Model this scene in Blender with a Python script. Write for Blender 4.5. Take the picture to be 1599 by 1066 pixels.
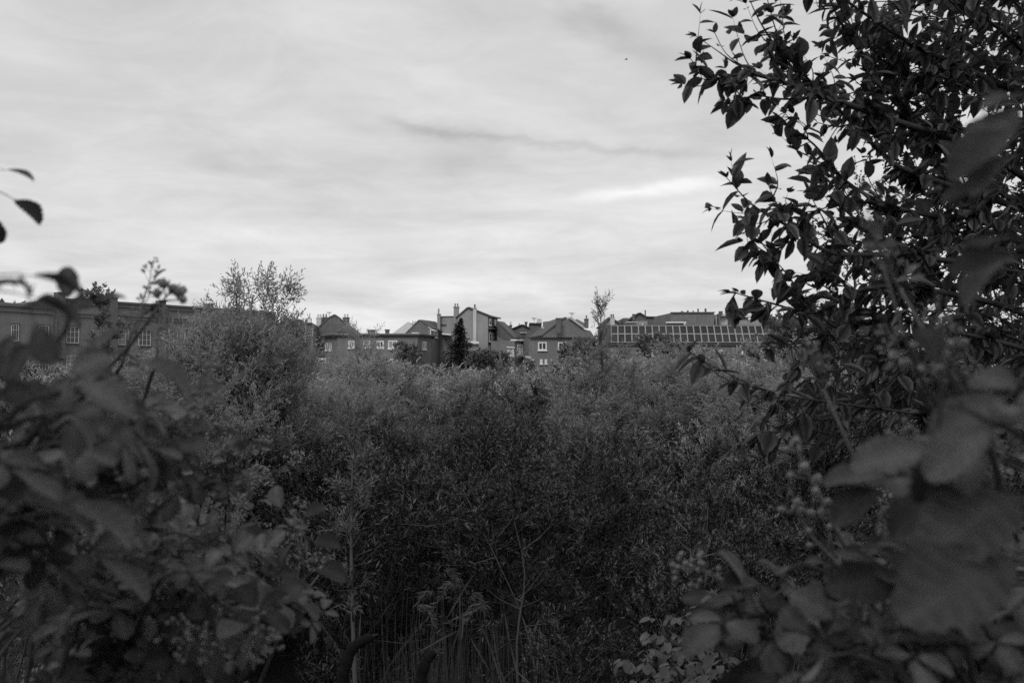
import bpy, math, random
import numpy as np
from mathutils import Vector, Matrix

R = math.radians
for o in list(bpy.data.objects):
    bpy.data.objects.remove(o)
SC = bpy.context.scene
COL = SC.collection

# ------------------------------------------------------------------ camera
W0, H0 = 1599.0, 1066.0
LENS = 35.0
FPX = LENS / 36.0 * W0
PITCH = math.atan(52.0 / FPX)
EYE = 1.65
cam_d = bpy.data.cameras.new('camera')
cam_d.lens = LENS
cam_d.sensor_width = 36.0
cam_d.clip_start = 0.05
cam_d.clip_end = 6000
cam_d.dof.use_dof = True
cam_d.dof.focus_distance = 16.0
cam_d.dof.aperture_fstop = 7.2
cam = bpy.data.objects.new('camera', cam_d)
COL.objects.link(cam)
cam.location = (0, 0, EYE)
cam.rotation_euler = (R(90) + PITCH, 0, 0)
SC.camera = cam

# ------------------------------------------------------------------ sky, sun, exposure
SUN_EL, SUN_AZ = R(42), R(-162)       # behind the viewer, a little to the left, veiled by cloud
world = bpy.data.worlds.new('World')
SC.world = world
world.use_nodes = True
nt = world.node_tree
nt.nodes.clear()


def NX(tree):
    """tiny helper: math nodes as expressions"""
    def m(op, a, b=None, c=None, clamp=False):
        n = tree.nodes.new('ShaderNodeMath')
        n.operation = op
        n.use_clamp = clamp
        for i, v in enumerate((a, b, c)):
            if v is None:
                continue
            if isinstance(v, (int, float)):
                n.inputs[i].default_value = v
            else:
                tree.links.new(v, n.inputs[i])
        return n.outputs[0]
    return m


def noise(tree, vec, scale, detail=5, rough=0.55, dist=0.0, dims='3D'):
    n = tree.nodes.new('ShaderNodeTexNoise')
    n.noise_dimensions = dims
    n.inputs['Scale'].default_value = scale
    n.inputs['Detail'].default_value = detail
    n.inputs['Roughness'].default_value = rough
    n.inputs['Distortion'].default_value = dist
    if vec is not None:
        tree.links.new(vec, n.inputs['Vector'])
    return n.outputs['Fac']


def combine(tree, x, y, z):
    n = tree.nodes.new('ShaderNodeCombineXYZ')
    for i, v in enumerate((x, y, z)):
        if isinstance(v, (int, float)):
            n.inputs[i].default_value = v
        else:
            tree.links.new(v, n.inputs[i])
    return n.outputs[0]


def build_sky():
    m = NX(nt)
    tc = nt.nodes.new('ShaderNodeTexCoord')
    sep = nt.nodes.new('ShaderNodeSeparateXYZ')
    nt.links.new(tc.outputs['Generated'], sep.inputs[0])
    x, y, z = sep.outputs
    zc = m('MAXIMUM', z, 0.0)
    k = m('ADD', zc, 0.16)
    u = m('DIVIDE', x, k)
    v = m('DIVIDE', y, k)
    az = m('ARCTAN2', x, y)            # 0 = straight ahead, + to the right
    el = m('ARCSINE', z)
    flat = combine(nt, u, v, 0.0)
    strk = combine(nt, m('MULTIPLY', u, 0.45), m('MULTIPLY', v, 1.1), 3.7)
    n1 = noise(nt, flat, 0.9, 7, 0.55, 0.4)
    n2 = noise(nt, strk, 1.9, 8, 0.6, 0.6)
    n3 = noise(nt, combine(nt, m('MULTIPLY', az, 3.0), m('MULTIPLY', el, 16.0), 1.3), 1.5, 7, 0.58, 0.5)
    n4 = noise(nt, flat, 3.2, 8, 0.62, 0.8)
    wob = m('SUBTRACT', noise(nt, combine(nt, m('MULTIPLY', az, 9.0), m('MULTIPLY', el, 20.0), 8.0), 1.0, 5, 0.6), 0.5)
    # even overcast, a little brighter towards the horizon where the cloud thins
    hor = m('POWER', m('SUBTRACT', 1.0, m('MULTIPLY', zc, 1.0)), 4.0)
    base = m('ADD', 6.2, m('MULTIPLY', hor, 1.5))
    clouds = m('ADD', m('ADD', m('MULTIPLY', m('SUBTRACT', n1, 0.5), 4.4), m('MULTIPLY', m('SUBTRACT', n4, 0.5), 2.6)), m('MULTIPLY', m('SUBTRACT', n2, 0.5), 2.3))
    clouds = m('ADD', clouds, m('MULTIPLY', m('MULTIPLY', m('SUBTRACT', n3, 0.5), hor), 5.6))
    val = m('ADD', base, clouds)

    def wisp(ax, ex, slope, wa, we, amp, wv=0.03):
        da = m('SUBTRACT', az, ax)
        de = m('SUBTRACT', m('SUBTRACT', el, ex), m('MULTIPLY', da, slope))
        de = m('ADD', de, m('MULTIPLY', wob, wv))
        q = m('ADD', m('POWER', m('ABSOLUTE', m('DIVIDE', da, wa)), 4.0), m('POWER', m('ABSOLUTE', m('DIVIDE', de, we)), 2.0))
        g = m('EXPONENT', m('MULTIPLY', q, -1.0))
        tex = m('ADD', 0.35, m('MULTIPLY', n2, 1.3))
        return m('MULTIPLY', m('MULTIPLY', g, tex), amp)
    for w in ((0.035, 0.229, -0.12, 0.17, 0.006, -1.15, 0.045), (-0.08, 0.242, 0.05, 0.06, 0.012, -0.55, 0.05),
              (0.08, 0.345, -0.2, 0.035, 0.012, -1.2, 0.05), (0.135, 0.318, -0.35, 0.05, 0.018, -1.0, 0.05),
              (0.135, 0.183, 0.07, 0.075, 0.007, 1.7, 0.035), (-0.05, 0.205, -0.05, 0.09, 0.012, -0.35, 0.05),
              (-0.02, 0.085, -0.03, 0.10, 0.010, 0.9, 0.04), (0.03, 0.075, 0.05, 0.09, 0.012, -0.7, 0.04),
              (-0.20, 0.128, 0.02, 0.16, 0.012, 0.5, 0.04)):
        val = m('ADD', val, wisp(*w))
    sky = nt.nodes.new('ShaderNodeTexSky')
    sky.sky_type = 'NISHITA'
    sky.sun_disc = False
    sky.sun_elevation = SUN_EL
    sky.sun_rotation = SUN_AZ
    sky.dust_density = 4.0
    bw = nt.nodes.new('ShaderNodeRGBToBW')
    nt.links.new(sky.outputs[0], bw.inputs[0])
    clear = m('MINIMUM', bw.outputs[0], 9.0)
    tot = m('ADD', m('MULTIPLY', clear, 0.06), val)
    bg = nt.nodes.new('ShaderNodeBackground')
    nt.links.new(combine(nt, tot, tot, tot), bg.inputs['Color'])
    bg.inputs['Strength'].default_value = 0.1
    out = nt.nodes.new('ShaderNodeOutputWorld')
    nt.links.new(bg.outputs[0], out.inputs[0])


build_sky()
sun_d = bpy.data.lights.new('sun', 'SUN')
sun_d.energy = 1.5
sun_d.angle = R(18)
sun = bpy.data.objects.new('sun', sun_d)
COL.objects.link(sun)
_sd = Vector((math.sin(SUN_AZ) * math.cos(SUN_EL), math.cos(SUN_AZ) * math.cos(SUN_EL), math.sin(SUN_EL)))
sun.rotation_euler = _sd.to_track_quat('Z', 'Y').to_euler()
sun.location = (-20, 20, 60)

SC.view_settings.view_transform = 'Standard'
SC.view_settings.look = 'None'
SC.view_settings.exposure = 0.0
SC.view_settings.gamma = 1.0
SC.view_settings.use_curve_mapping = False
SC.render.engine = 'CYCLES'
SC.cycles.max_bounces = 4
SC.cycles.diffuse_bounces = 2
SC.cycles.glossy_bounces = 2
SC.cycles.transmission_bounces = 3
SC.cycles.transparent_max_bounces = 4
SC.cycles.use_denoising = False
SC.cycles.denoiser = 'OPENIMAGEDENOISE'
SC.cycles.denoising_input_passes = 'RGB_ALBEDO_NORMAL'


# ------------------------------------------------------------------ helpers
def ray(px, py):
    u = (px - W0 / 2) / FPX
    v = (H0 / 2 - py) / FPX
    return Vector((u, math.cos(PITCH) - v * math.sin(PITCH), math.sin(PITCH) + v * math.cos(PITCH)))


def P(px, py, Y):
    """point at forward distance Y seen at photograph pixel (px, py)"""
    r = ray(px, py)
    s = Y / r.y
    return Vector((r.x * s, Y, EYE + r.z * s))


def project(V):
    V = np.asarray(V)
    d = V - np.array([0, 0, EYE])
    c, s = math.cos(PITCH), math.sin(PITCH)
    f = d[..., 1] * c + d[..., 2] * s
    up = -d[..., 1] * s + d[..., 2] * c
    return W0 / 2 + FPX * d[..., 0] / f, H0 / 2 - FPX * up / f, f


def smooth(a, b, x):
    t = np.clip((x - a) / (b - a), 0, 1)
    return t * t * (3 - 2 * t)


def ground_z(x, y):
    x = np.asarray(x, float)
    y = np.asarray(y, float)
    side = smooth(1.6, 5.0, np.abs(x)) * 0.9
    z = -2.1 * smooth(2.4, 8.5, y - side * 3.0)
    z = z + 3.1 * smooth(75, 118, y)
    z = z + 0.06 * np.sin(x * 1.3 + y * 0.7) + 0.05 * np.sin(x * 0.6 - y * 1.9)
    return z


def gz(x, y):
    return float(ground_z(x, y))


def mat(name, fn):
    mt = bpy.data.materials.new(name)
    mt.use_nodes = True
    t = mt.node_tree
    t.nodes.clear()
    fn(t)
    return mt


def grey(t, v):
    """float socket -> colour"""
    return combine(t, v, v, v)


def principled(t, colour, rough=0.7, spec=0.3, metal=0.0, bump=None, bstr=0.3, bdist=0.01):
    p = t.nodes.new('ShaderNodeBsdfPrincipled')
    if isinstance(colour, (int, float)):
        p.inputs['Base Color'].default_value = (colour, colour, colour, 1)
    else:
        t.links.new(colour, p.inputs['Base Color'])
    p.inputs['Roughness'].default_value = rough
    p.inputs['Specular IOR Level'].default_value = spec
    p.inputs['Metallic'].default_value = metal
    if bump is not None:
        b = t.nodes.new('ShaderNodeBump')
        b.inputs['Strength'].default_value = bstr
        b.inputs['Distance'].default_value = bdist
        t.links.new(bump, b.inputs['Height'])
        t.links.new(b.outputs[0], p.inputs['Normal'])
    return p


def out(t, shader):
    o = t.nodes.new('ShaderNodeOutputMaterial')
    t.links.new(shader, o.inputs['Surface'])


def leaf_material(name, base, spread=0.5, rough=0.5, spec=0.35, trans=0.28, attr=True, under=1.0, vein=False):
    def f(t):
        m = NX(t)
        if attr:
            a = t.nodes.new('ShaderNodeAttribute')
            a.attribute_name = 'tone'
            r = a.outputs['Fac']
            oi = t.nodes.new('ShaderNodeObjectInfo')
            r = m('ADD', m('MULTIPLY', r, 0.6), m('MULTIPLY', oi.outputs['Random'], 0.4))
        else:
            oi = t.nodes.new('ShaderNodeObjectInfo')
            r = oi.outputs['Random']
        v = m('MULTIPLY', m('ADD', 1.0 - spread, m('MULTIPLY', r, 2 * spread)), base)
        bump = None
        if vein:
            tc = t.nodes.new('ShaderNodeTexCoord')
            n = noise(t, tc.outputs['Object'], 55, 4, 0.6)
            n2 = noise(t, tc.outputs['Object'], 300, 2, 0.5)
            v = m('MULTIPLY', v, m('ADD', 0.45, m('MULTIPLY', n, 1.1)))
            va = t.nodes.new('ShaderNodeAttribute')
            va.attribute_name = 'vein'
            v = m('MULTIPLY', v, m('ADD', 0.8, m('MULTIPLY', va.outputs['Fac'], 0.75)))
            bump = m('ADD', m('MULTIPLY', n, 0.7), m('MULTIPLY', n2, 0.3))
        if under != 1.0:
            g = t.nodes.new('ShaderNodeNewGeometry')
            v = m('MULTIPLY', v, m('ADD', 1.0, m('MULTIPLY', g.outputs['Backfacing'], under - 1.0)))
        c = grey(t, v)
        p = principled(t, c, rough, spec, bump=bump, bstr=0.35, bdist=0.004)
        tr = t.nodes.new('ShaderNodeBsdfTranslucent')
        t.links.new(grey(t, m('MULTIPLY', v, 1.25)), tr.inputs['Color'])
        mx = t.nodes.new('ShaderNodeMixShader')
        mx.inputs[0].default_value = trans
        t.links.new(p.outputs[0], mx.inputs[1])
        t.links.new(tr.outputs[0], mx.inputs[2])
        out(t, mx.outputs[0])
    return mat(name, f)


def surface(name, base, scale=3.0, amp=0.35, rough=0.85, spec=0.2, fine=40.0, coord='Object', bstr=0.3, metal=0.0):
    def f(t):
        m = NX(t)
        tc = t.nodes.new('ShaderNodeTexCoord')
        n1 = noise(t, tc.outputs[coord], scale, 6, 0.6)
        n2 = noise(t, tc.outputs[coord], fine, 4, 0.6)
        v = m('MULTIPLY', base, m('ADD', 1.0 - amp, m('MULTIPLY', m('ADD', m('MULTIPLY', n1, 0.65), m('MULTIPLY', n2, 0.35)), 2 * amp)))
        p = principled(t, grey(t, v), rough, spec, metal, bump=n2, bstr=bstr, bdist=0.02)
        out(t, p.outputs[0])
    return mat(name, f)


def brick_surface(name, base, amp=0.5, bw=0.22, bh=0.07, mortar=1.35):
    """small brickwork relief and weathering on far walls (bricks below one pixel)"""
    def f(t):
        m = NX(t)
        tc = t.nodes.new('ShaderNodeTexCoord')
        sep = t.nodes.new('ShaderNodeSeparateXYZ')
        t.links.new(tc.outputs['Object'], sep.inputs[0])
        b = t.nodes.new('ShaderNodeTexBrick')
        t.links.new(combine(t, m('ADD', sep.outputs[0], sep.outputs[1]), sep.outputs[2], 0.0), b.inputs['Vector'])
        b.inputs['Scale'].default_value = 1.0
        b.inputs['Brick Width'].default_value = bw
        b.inputs['Row Height'].default_value = bh
        b.inputs['Mortar Size'].default_value = 0.008
        b.inputs['Color1'].default_value = (0.8, 0.8, 0.8, 1)
        b.inputs['Color2'].default_value = (1.15, 1.15, 1.15, 1)
        b.inputs['Mortar'].default_value = (mortar, mortar, mortar, 1)
        bwn = t.nodes.new('ShaderNodeRGBToBW')
        t.links.new(b.outputs['Color'], bwn.inputs[0])
        n1 = noise(t, tc.outputs['Object'], 0.5, 7, 0.65)
        n2 = noise(t, combine(t, m('MULTIPLY', m('ADD', sep.outputs[0], sep.outputs[1]), 2.5), m('MULTIPLY', sep.outputs[2], 0.4), 0.0), 1.0, 5, 0.6)
        w = m('ADD', 1.0 - amp, m('MULTIPLY', m('ADD', m('MULTIPLY', n1, 0.6), m('MULTIPLY', n2, 0.4)), 2 * amp))
        v = m('MULTIPLY', m('MULTIPLY', bwn.outputs[0], w), base)
        p = principled(t, grey(t, v), 0.9, 0.15, bump=b.outputs['Fac'], bstr=-0.3, bdist=0.006)
        out(t, p.outputs[0])
    return mat(name, f)


def roof_surface(name, base, amp=0.5, row=0.3):
    def f(t):
        m = NX(t)
        tc = t.nodes.new('ShaderNodeTexCoord')
        sep = t.nodes.new('ShaderNodeSeparateXYZ')
        t.links.new(tc.outputs['Object'], sep.inputs[0])
        wv = m('FRACT', m('DIVIDE', sep.outputs[2], row))
        n1 = noise(t, tc.outputs['Object'], 0.8, 7, 0.65)
        n2 = noise(t, tc.outputs['Object'], 7, 3, 0.6)
        w = m('ADD', 1.0 - amp, m('MULTIPLY', m('ADD', m('MULTIPLY', n1, 0.6), m('MULTIPLY', n2, 0.4)), 2 * amp))
        p = principled(t, grey(t, m('MULTIPLY', w, base)), 0.75, 0.3, bump=wv, bstr=0.5, bdist=0.04)
        out(t, p.outputs[0])
    return mat(name, f)


def bark_surface(name, base):
    def f(t):
        m = NX(t)
        tc = t.nodes.new('ShaderNodeTexCoord')
        mp = t.nodes.new('ShaderNodeMapping')
        mp.inputs['Scale'].default_value = (14, 14, 2.5)
        t.links.new(tc.outputs['Object'], mp.inputs[0])
        n1 = noise(t, mp.outputs[0], 3.0, 6, 0.65)
        v = m('MULTIPLY', base, m('ADD', 0.5, n1))
        p = principled(t, grey(t, v), 0.85, 0.2, bump=n1, bstr=0.6, bdist=0.006)
        out(t, p.outputs[0])
    return mat(name, f)


M = {}
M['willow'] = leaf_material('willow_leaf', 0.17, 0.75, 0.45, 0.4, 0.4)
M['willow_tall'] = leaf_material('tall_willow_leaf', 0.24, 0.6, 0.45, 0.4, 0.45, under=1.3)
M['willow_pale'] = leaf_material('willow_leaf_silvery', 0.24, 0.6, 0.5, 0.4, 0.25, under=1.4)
M['osier'] = leaf_material('osier_leaf_shade_tint', 0.04, 0.9, 0.45, 0.45, 0.12)  # osier leaf darkened, carrying the shade of the front rows in its colour
M['willow_shade_tint'] = leaf_material('willow_leaf_shade_tint', 0.04, 0.8, 0.45, 0.4, 0.12)  # same willow leaf with front-row shade painted in as a darker colour
M['willow_far_lit_tint'] = leaf_material('willow_leaf_far_lit_tint', 0.26, 0.6, 0.5, 0.4, 0.25)  # brighter light on the far rows painted in as a paler leaf
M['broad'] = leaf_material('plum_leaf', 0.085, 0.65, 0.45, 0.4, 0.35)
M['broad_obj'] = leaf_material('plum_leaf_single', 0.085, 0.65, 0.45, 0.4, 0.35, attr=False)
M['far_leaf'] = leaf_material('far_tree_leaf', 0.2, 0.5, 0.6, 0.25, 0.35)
M['conifer'] = leaf_material('conifer_needle', 0.02, 0.5, 0.6, 0.2, 0.05)
M['bramble'] = leaf_material('bramble_leaf', 0.08, 0.7, 0.5, 0.35, 0.25, attr=False, under=1.5, vein=True)
M['knotweed'] = leaf_material('knotweed_leaf', 0.075, 0.4, 0.45, 0.4, 0.22, attr=False)
M['herb'] = leaf_material('herb_leaf', 0.05, 0.5, 0.55, 0.3, 0.22)
M['reed'] = leaf_material('dry_reed', 0.075, 0.6, 0.7, 0.2, 0.1)
M['plume'] = leaf_material('reed_plume', 0.09, 0.4, 0.8, 0.1, 0.2)
M['bark'] = bark_surface('bark', 0.085)
M['bark_dark'] = bark_surface('bark_dark', 0.035)
M['cane'] = surface('bramble_cane', 0.06, 60, 0.4, 0.6, 0.3, 200)
M['stalk'] = surface('flower_stalk', 0.17, 60, 0.4, 0.6, 0.3, 200)
M['bud'] = surface('bramble_bud', 0.3, 120, 0.35, 0.7, 0.2, 400)
M['soil'] = surface('soil', 0.022, 0.8, 0.5, 0.95, 0.1, 12, bstr=0.7)
M['litter'] = leaf_material('leaf_litter', 0.06, 0.6, 0.8, 0.2, 0.1)
M['rust'] = surface('rusted_tube', 0.012, 20, 0.5, 0.95, 0.08, 120, bstr=0.5)
M['brick'] = brick_surface('brick', 0.165)
M['brick_d'] = brick_surface('brick_dark', 0.12)
M['brick_l'] = brick_surface('brick_light', 0.28)
M['render'] = surface('grey_render', 0.27, 0.7, 0.42, 0.9, 0.15, 6)
M['render_l'] = surface('pale_render', 0.5, 0.7, 0.42, 0.9, 0.15, 6)
M['white'] = surface('white_paint', 0.72, 1.5, 0.12, 0.5, 0.4, 12, bstr=0.1)
M['offwhite'] = surface('weathered_white', 0.5, 1.5, 0.25, 0.6, 0.3, 12, bstr=0.1)
M['stone'] = surface('coping_stone', 0.13, 1.2, 0.35, 0.9, 0.15, 10)
M['tile'] = roof_surface('roof_tile', 0.10)
M['tile_d'] = roof_surface('roof_tile_dark', 0.06)
M['zinc'] = surface('pale_zinc', 0.42, 0.6, 0.25, 0.5, 0.5, 8)
M['felt'] = surface('roof_felt', 0.08, 0.9, 0.3, 0.9, 0.2, 9)
M['metal_d'] = surface('dark_metal', 0.06, 3, 0.3, 0.5, 0.5, 20)
M['alu'] = surface('aluminium', 0.42, 3, 0.15, 0.4, 0.5, 20, metal=0.3)


def _glass(t):
    m = NX(t)
    oi = t.nodes.new('ShaderNodeObjectInfo')
    v = m('ADD', 0.01, m('MULTIPLY', m('POWER', oi.outputs['Random'], 2.0), 0.16))
    p = principled(t, grey(t, v), 0.12, 0.5)
    out(t, p.outputs[0])


def _pv(t):
    m = NX(t)
    oi = t.nodes.new('ShaderNodeObjectInfo')
    tc = t.nodes.new('ShaderNodeTexCoord')
    n = noise(t, tc.outputs['Object'], 2.0, 4, 0.6)
    v = m('ADD', 0.012, m('MULTIPLY', m('ADD', oi.outputs['Random'], n), 0.02))
    p = principled(t, grey(t, v), 0.45, 0.15)
    out(t, p.outputs[0])


def _curtain(t):
    m = NX(t)
    oi = t.nodes.new('ShaderNodeObjectInfo')
    p = principled(t, grey(t, m('ADD', 0.1, m('MULTIPLY', oi.outputs['Random'], 0.35))), 0.3, 0.5)
    out(t, p.outputs[0])


M['glass'] = mat('window_glass', _glass)
M['pv'] = mat('solar_glass', _pv)
M['net'] = mat('curtained_glass', _curtain)


def tag(o, label=None, cat=None, group=None, kind=None):
    if label:
        o['label'] = label
    if cat:
        o['category'] = cat
    if group:
        o['group'] = group
    if kind:
        o['kind'] = kind
    return o


def empty(name, loc=(0, 0, 0)):
    o = bpy.data.objects.new(name, None)
    o.empty_display_size = 0.1
    COL.objects.link(o)
    o.location = loc
    return o


def put(name, mesh, parent=None, matrix=None):
    o = bpy.data.objects.new(name, mesh)
    COL.objects.link(o)
    if parent is not None:
        o.parent = parent
        o.matrix_parent_inverse = Matrix.Identity(4)
    if matrix is not None:
        o.matrix_basis = matrix
    return o


class MB:
    """collects shapes; build() links them as ONE mesh object"""
    def __init__(self):
        self.v, self.f, self.mi = [], [], []

    def add(self, vs, fs, mi=0):
        k = len(self.v)
        self.v += [tuple(p) for p in vs]
        self.f += [tuple(k + i for i in q) for q in fs]
        self.mi += [mi] * len(fs)

    def hexa(self, a, b, mi=0):
        """two quads (lists of four points) joined to a closed block"""
        self.add(list(a) + list(b), [(3, 2, 1, 0), (4, 5, 6, 7), (0, 1, 5, 4), (1, 2, 6, 5), (2, 3, 7, 6), (3, 0, 4, 7)], mi)

    def prism(self, poly, off, mi=0):
        n = len(poly)
        q = [Vector(p) + off for p in poly]
        fs = [tuple(range(n - 1, -1, -1)), tuple(range(n, 2 * n))] + [(i, (i + 1) % n, n + (i + 1) % n, n + i) for i in range(n)]
        self.add([Vector(p) for p in poly] + q, fs, mi)

    def tube(self, pts, rad, n=6, mi=0, cap=True):
        pts = [Vector(p) for p in pts]
        k0 = len(self.v)
        ref = Vector((0.31, 0.83, 0.46))
        rings = []
        for i, p in enumerate(pts):
            d = (pts[min(i + 1, len(pts) - 1)] - pts[max(i - 1, 0)])
            if d.length < 1e-9:
                d = Vector((0, 0, 1))
            d.normalize()
            a = d.cross(ref)
            if a.length < 1e-3:
                a = d.cross(Vector((1, 0, 0)))
            a.normalize()
            b = d.cross(a)
            r = rad[i] if hasattr(rad, '__len__') else rad
            rings.append([p + (a * math.cos(2 * math.pi * j / n) + b * math.sin(2 * math.pi * j / n)) * r for j in range(n)])
        vs = [p for rg in rings for p in rg]
        fs = []
        for i in range(len(pts) - 1):
            for j in range(n):
                fs.append((i * n + j, i * n + (j + 1) % n, (i + 1) * n + (j + 1) % n, (i + 1) * n + j))
        if cap:
            fs.append(tuple(range(n - 1, -1, -1)))
            fs.append(tuple((len(pts) - 1) * n + j for j in range(n)))
        self.add(vs, fs, mi)

    def ball(self, c, r, seg=6, rings=4, mi=0, sq=1.0):
        c = Vector(c)
        vs = [c + Vector((0, 0, r * sq))]
        for i in range(1, rings):
            th = math.pi * i / rings
            for j in range(seg):
                ph = 2 * math.pi * j / seg
                vs.append(c + Vector((r * math.sin(th) * math.cos(ph), r * math.sin(th) * math.sin(ph), r * sq * math.cos(th))))
        vs.append(c - Vector((0, 0, r * sq)))
        fs = [(0, 1 + j, 1 + (j + 1) % seg) for j in range(seg)]
        for i in range(rings - 2):
            for j in range(seg):
                a = 1 + i * seg
                fs.append((a + j, a + seg + j, a + seg + (j + 1) % seg, a + (j + 1) % seg))
        e = len(vs) - 1
        a = 1 + (rings - 2) * seg
        fs += [(e, a + (j + 1) % seg, a + j) for j in range(seg)]
        self.add(vs, fs, mi)

    def mesh(self, name, *mats, smooth_=False):
        me = bpy.data.meshes.new(name)
        me.from_pydata(self.v, [], self.f)
        for mt in mats:
            me.materials.append(mt)
        if len(mats) > 1:
            me.polygons.foreach_set('material_index', self.mi)
        if smooth_:
            me.polygons.foreach_set('use_smooth', [True] * len(me.polygons))
        me.update()
        return me

    def build(self, name, mt, parent=None, smooth_=False, matrix=None):
        mts = mt if isinstance(mt, (list, tuple)) else [mt]
        return put(name, self.mesh(name, *mts, smooth_=smooth_), parent, matrix)


def np_mesh(name, V, F, mt, tone=None, smooth_=False):
    """fast mesh from arrays: V (n,3), F (m,3)"""
    me = bpy.data.meshes.new(name)
    V = np.ascontiguousarray(V, np.float32)
    F = np.ascontiguousarray(F, np.int32)
    k = F.shape[1]
    me.vertices.add(len(V))
    me.vertices.foreach_set('co', V.ravel())
    me.loops.add(F.size)
    me.loops.foreach_set('vertex_index', F.ravel())
    me.polygons.add(len(F))
    me.polygons.foreach_set('loop_start', np.arange(0, F.size, k, dtype=np.int32))
    me.polygons.foreach_set('loop_total', np.full(len(F), k, np.int32))
    if smooth_:
        me.polygons.foreach_set('use_smooth', np.ones(len(F), bool))
    if tone is not None:
        a = me.attributes.new('tone', 'FLOAT', 'POINT')
        a.data.foreach_set('value', np.ascontiguousarray(tone, np.float32))
    me.materials.append(mt)
    me.update(calc_edges=True)
    return me


def unit(a):
    return a / np.maximum(np.linalg.norm(a, axis=-1, keepdims=True), 1e-9)


def leaf_arrays(Pn, D, N, L, Wd, tone, style='kite', curl=0.12):
    """leaf blades: base points, directions, rough normals, lengths, widths -> V, F, tone"""
    n = len(Pn)
    D = unit(D)
    S = unit(np.cross(D, N))
    Nn = np.cross(S, D)
    L = L[:, None]
    Wd = Wd[:, None]
    if style == 'kite':
        a = Pn
        b = Pn + D * L * 0.42 + S * Wd / 2 + Nn * Wd * 0.18
        c = Pn + D * L - Nn * L * curl
        d = Pn + D * L * 0.42 - S * Wd / 2 + Nn * Wd * 0.18
        V = np.stack([a, b, c, d], 1).reshape(-1, 3)
        base = np.arange(n)[:, None] * 4
        F = np.concatenate([base + [0, 1, 2], base + [0, 2, 3]], 0)
        return V, F, np.repeat(tone, 4)
    # elliptic blade, folded at the midrib, curved down towards the tip
    def pt(t, s, lift):
        return Pn + D * L * t + S * Wd * s + Nn * (Wd * lift - L * curl * t * t)
    pts = [pt(0, 0, 0), pt(.3, 0, 0), pt(.65, 0, 0), pt(1, 0, 0)]
    for sd in (1, -1):
        pts += [pt(.09, .23 * sd, .08), pt(.28, .44 * sd, .14), pt(.55, .46 * sd, .14), pt(.8, .27 * sd, .08)]
    V = np.stack(pts, 1).reshape(-1, 3)
    base = np.arange(n)[:, None] * 12
    tri = []
    for o in (4, 8):
        tri += [[0, o, 1], [o, o + 1, 1], [1, o + 1, o + 2], [1, o + 2, 2], [2, o + 2, o + 3], [2, o + 3, 3]]
    F = np.concatenate([base + q for q in tri], 0)
    return V, F, np.repeat(tone, 12)


def catmull(pts, n):
    pts = [Vector(p) for p in pts]
    q = [pts[0] * 2 - pts[1]] + pts + [pts[-1] * 2 - pts[-2]]
    res = []
    for i in range(1, len(q) - 2):
        for k in range(n):
            t = k / n
            a, b, c, d = q[i - 1], q[i], q[i + 1], q[i + 2]
            res.append(0.5 * ((2 * b) + (c - a) * t + (2 * a - 5 * b + 4 * c - d) * t * t + (3 * b - a - 3 * c + d) * t ** 3))
    res.append(pts[-1])
    return res


# ------------------------------------------------------------------ ground
def build_ground():
    ys = np.concatenate([np.linspace(-8, 16, 49), np.linspace(18, 130, 57), np.geomspace(140, 3500, 18)])
    xs = np.concatenate([-np.geomspace(3000, 60, 12), np.linspace(-55, -8, 16), np.linspace(-7.5, 7.5, 31), np.linspace(8, 55, 16), np.geomspace(60, 3000, 12)])
    X, Y = np.meshgrid(xs, ys)
    Z = ground_z(X, Y)
    V = np.stack([X, Y, Z], -1).reshape(-1, 3)
    nx, ny = len(xs), len(ys)
    i = np.arange(ny - 1)[:, None] * nx + np.arange(nx - 1)[None]
    i = i.ravel()
    F = np.stack([i, i + 1, i + nx + 1, i + nx], 1)
    o = put('ground', np_mesh('ground', V, F, M['soil'], smooth_=True))
    tag(o, 'bare dark earth of the bank and the hollow under the thicket', None, None, 'structure')


build_ground()


# ------------------------------------------------------------------ buildings
class Facade:
    """an upright wall plane through two photograph columns at given distances"""
    def __init__(self, pxl, zl, pxr, zr, base=0.7):
        self.A = Vector(((pxl - W0 / 2) / FPX * zl, zl, 0))
        self.B = Vector(((pxr - W0 / 2) / FPX * zr, zr, 0))
        # horizontal position: the ray at a column is (k, 1) up to the tiny pitch term
        self.u = (self.B - self.A).normalized()
        self.n = Vector((self.u.y, -self.u.x, 0))     # towards the camera
        if self.n.y > 0:
            self.n = -self.n
        self.back = -self.n
        self.base = base

    def at(self, px, py, proud=0.0):
        r = ray(px, py)
        o = Vector((0, 0, EYE))
        a = self.A + self.n * proud
        s = (a - o).dot(self.n) / r.dot(self.n)
        return o + r * s

    def foot(self, px, proud=0.0):
        p = self.at(px, 560, proud)
        return Vector((p.x, p.y, self.base))


def local(root, pts):
    return [Vector(p) - root.location for p in pts]


def rect_block(mb, root, F, x0, y0, x1, y1, p0, p1, mi=0):
    """block on the facade between two photo corners, from depth p0 to p1 proud of the wall"""
    a = [F.at(x0, y1, p0), F.at(x1, y1, p0), F.at(x1, y0, p0), F.at(x0, y0, p0)]
    # keep it a true rectangle: size from the base plane, moved along the normal
    u0, u1 = a[0], a[1]
    b = [p + F.n * (p1 - p0) for p in a]
    mb.hexa(local(root, a), local(root, b), mi)


def sq_rect(F, x0, y0, x1, y1):
    """upright rectangle (points bl, br, tr, tl) on the facade that covers the photo rectangle"""
    bl, tr = F.at(x0, y1), F.at(x1, y0)
    br = Vector((tr.x, tr.y, bl.z))
    tl = Vector((bl.x, bl.y, tr.z))
    return bl, br, tr, tl


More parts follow.
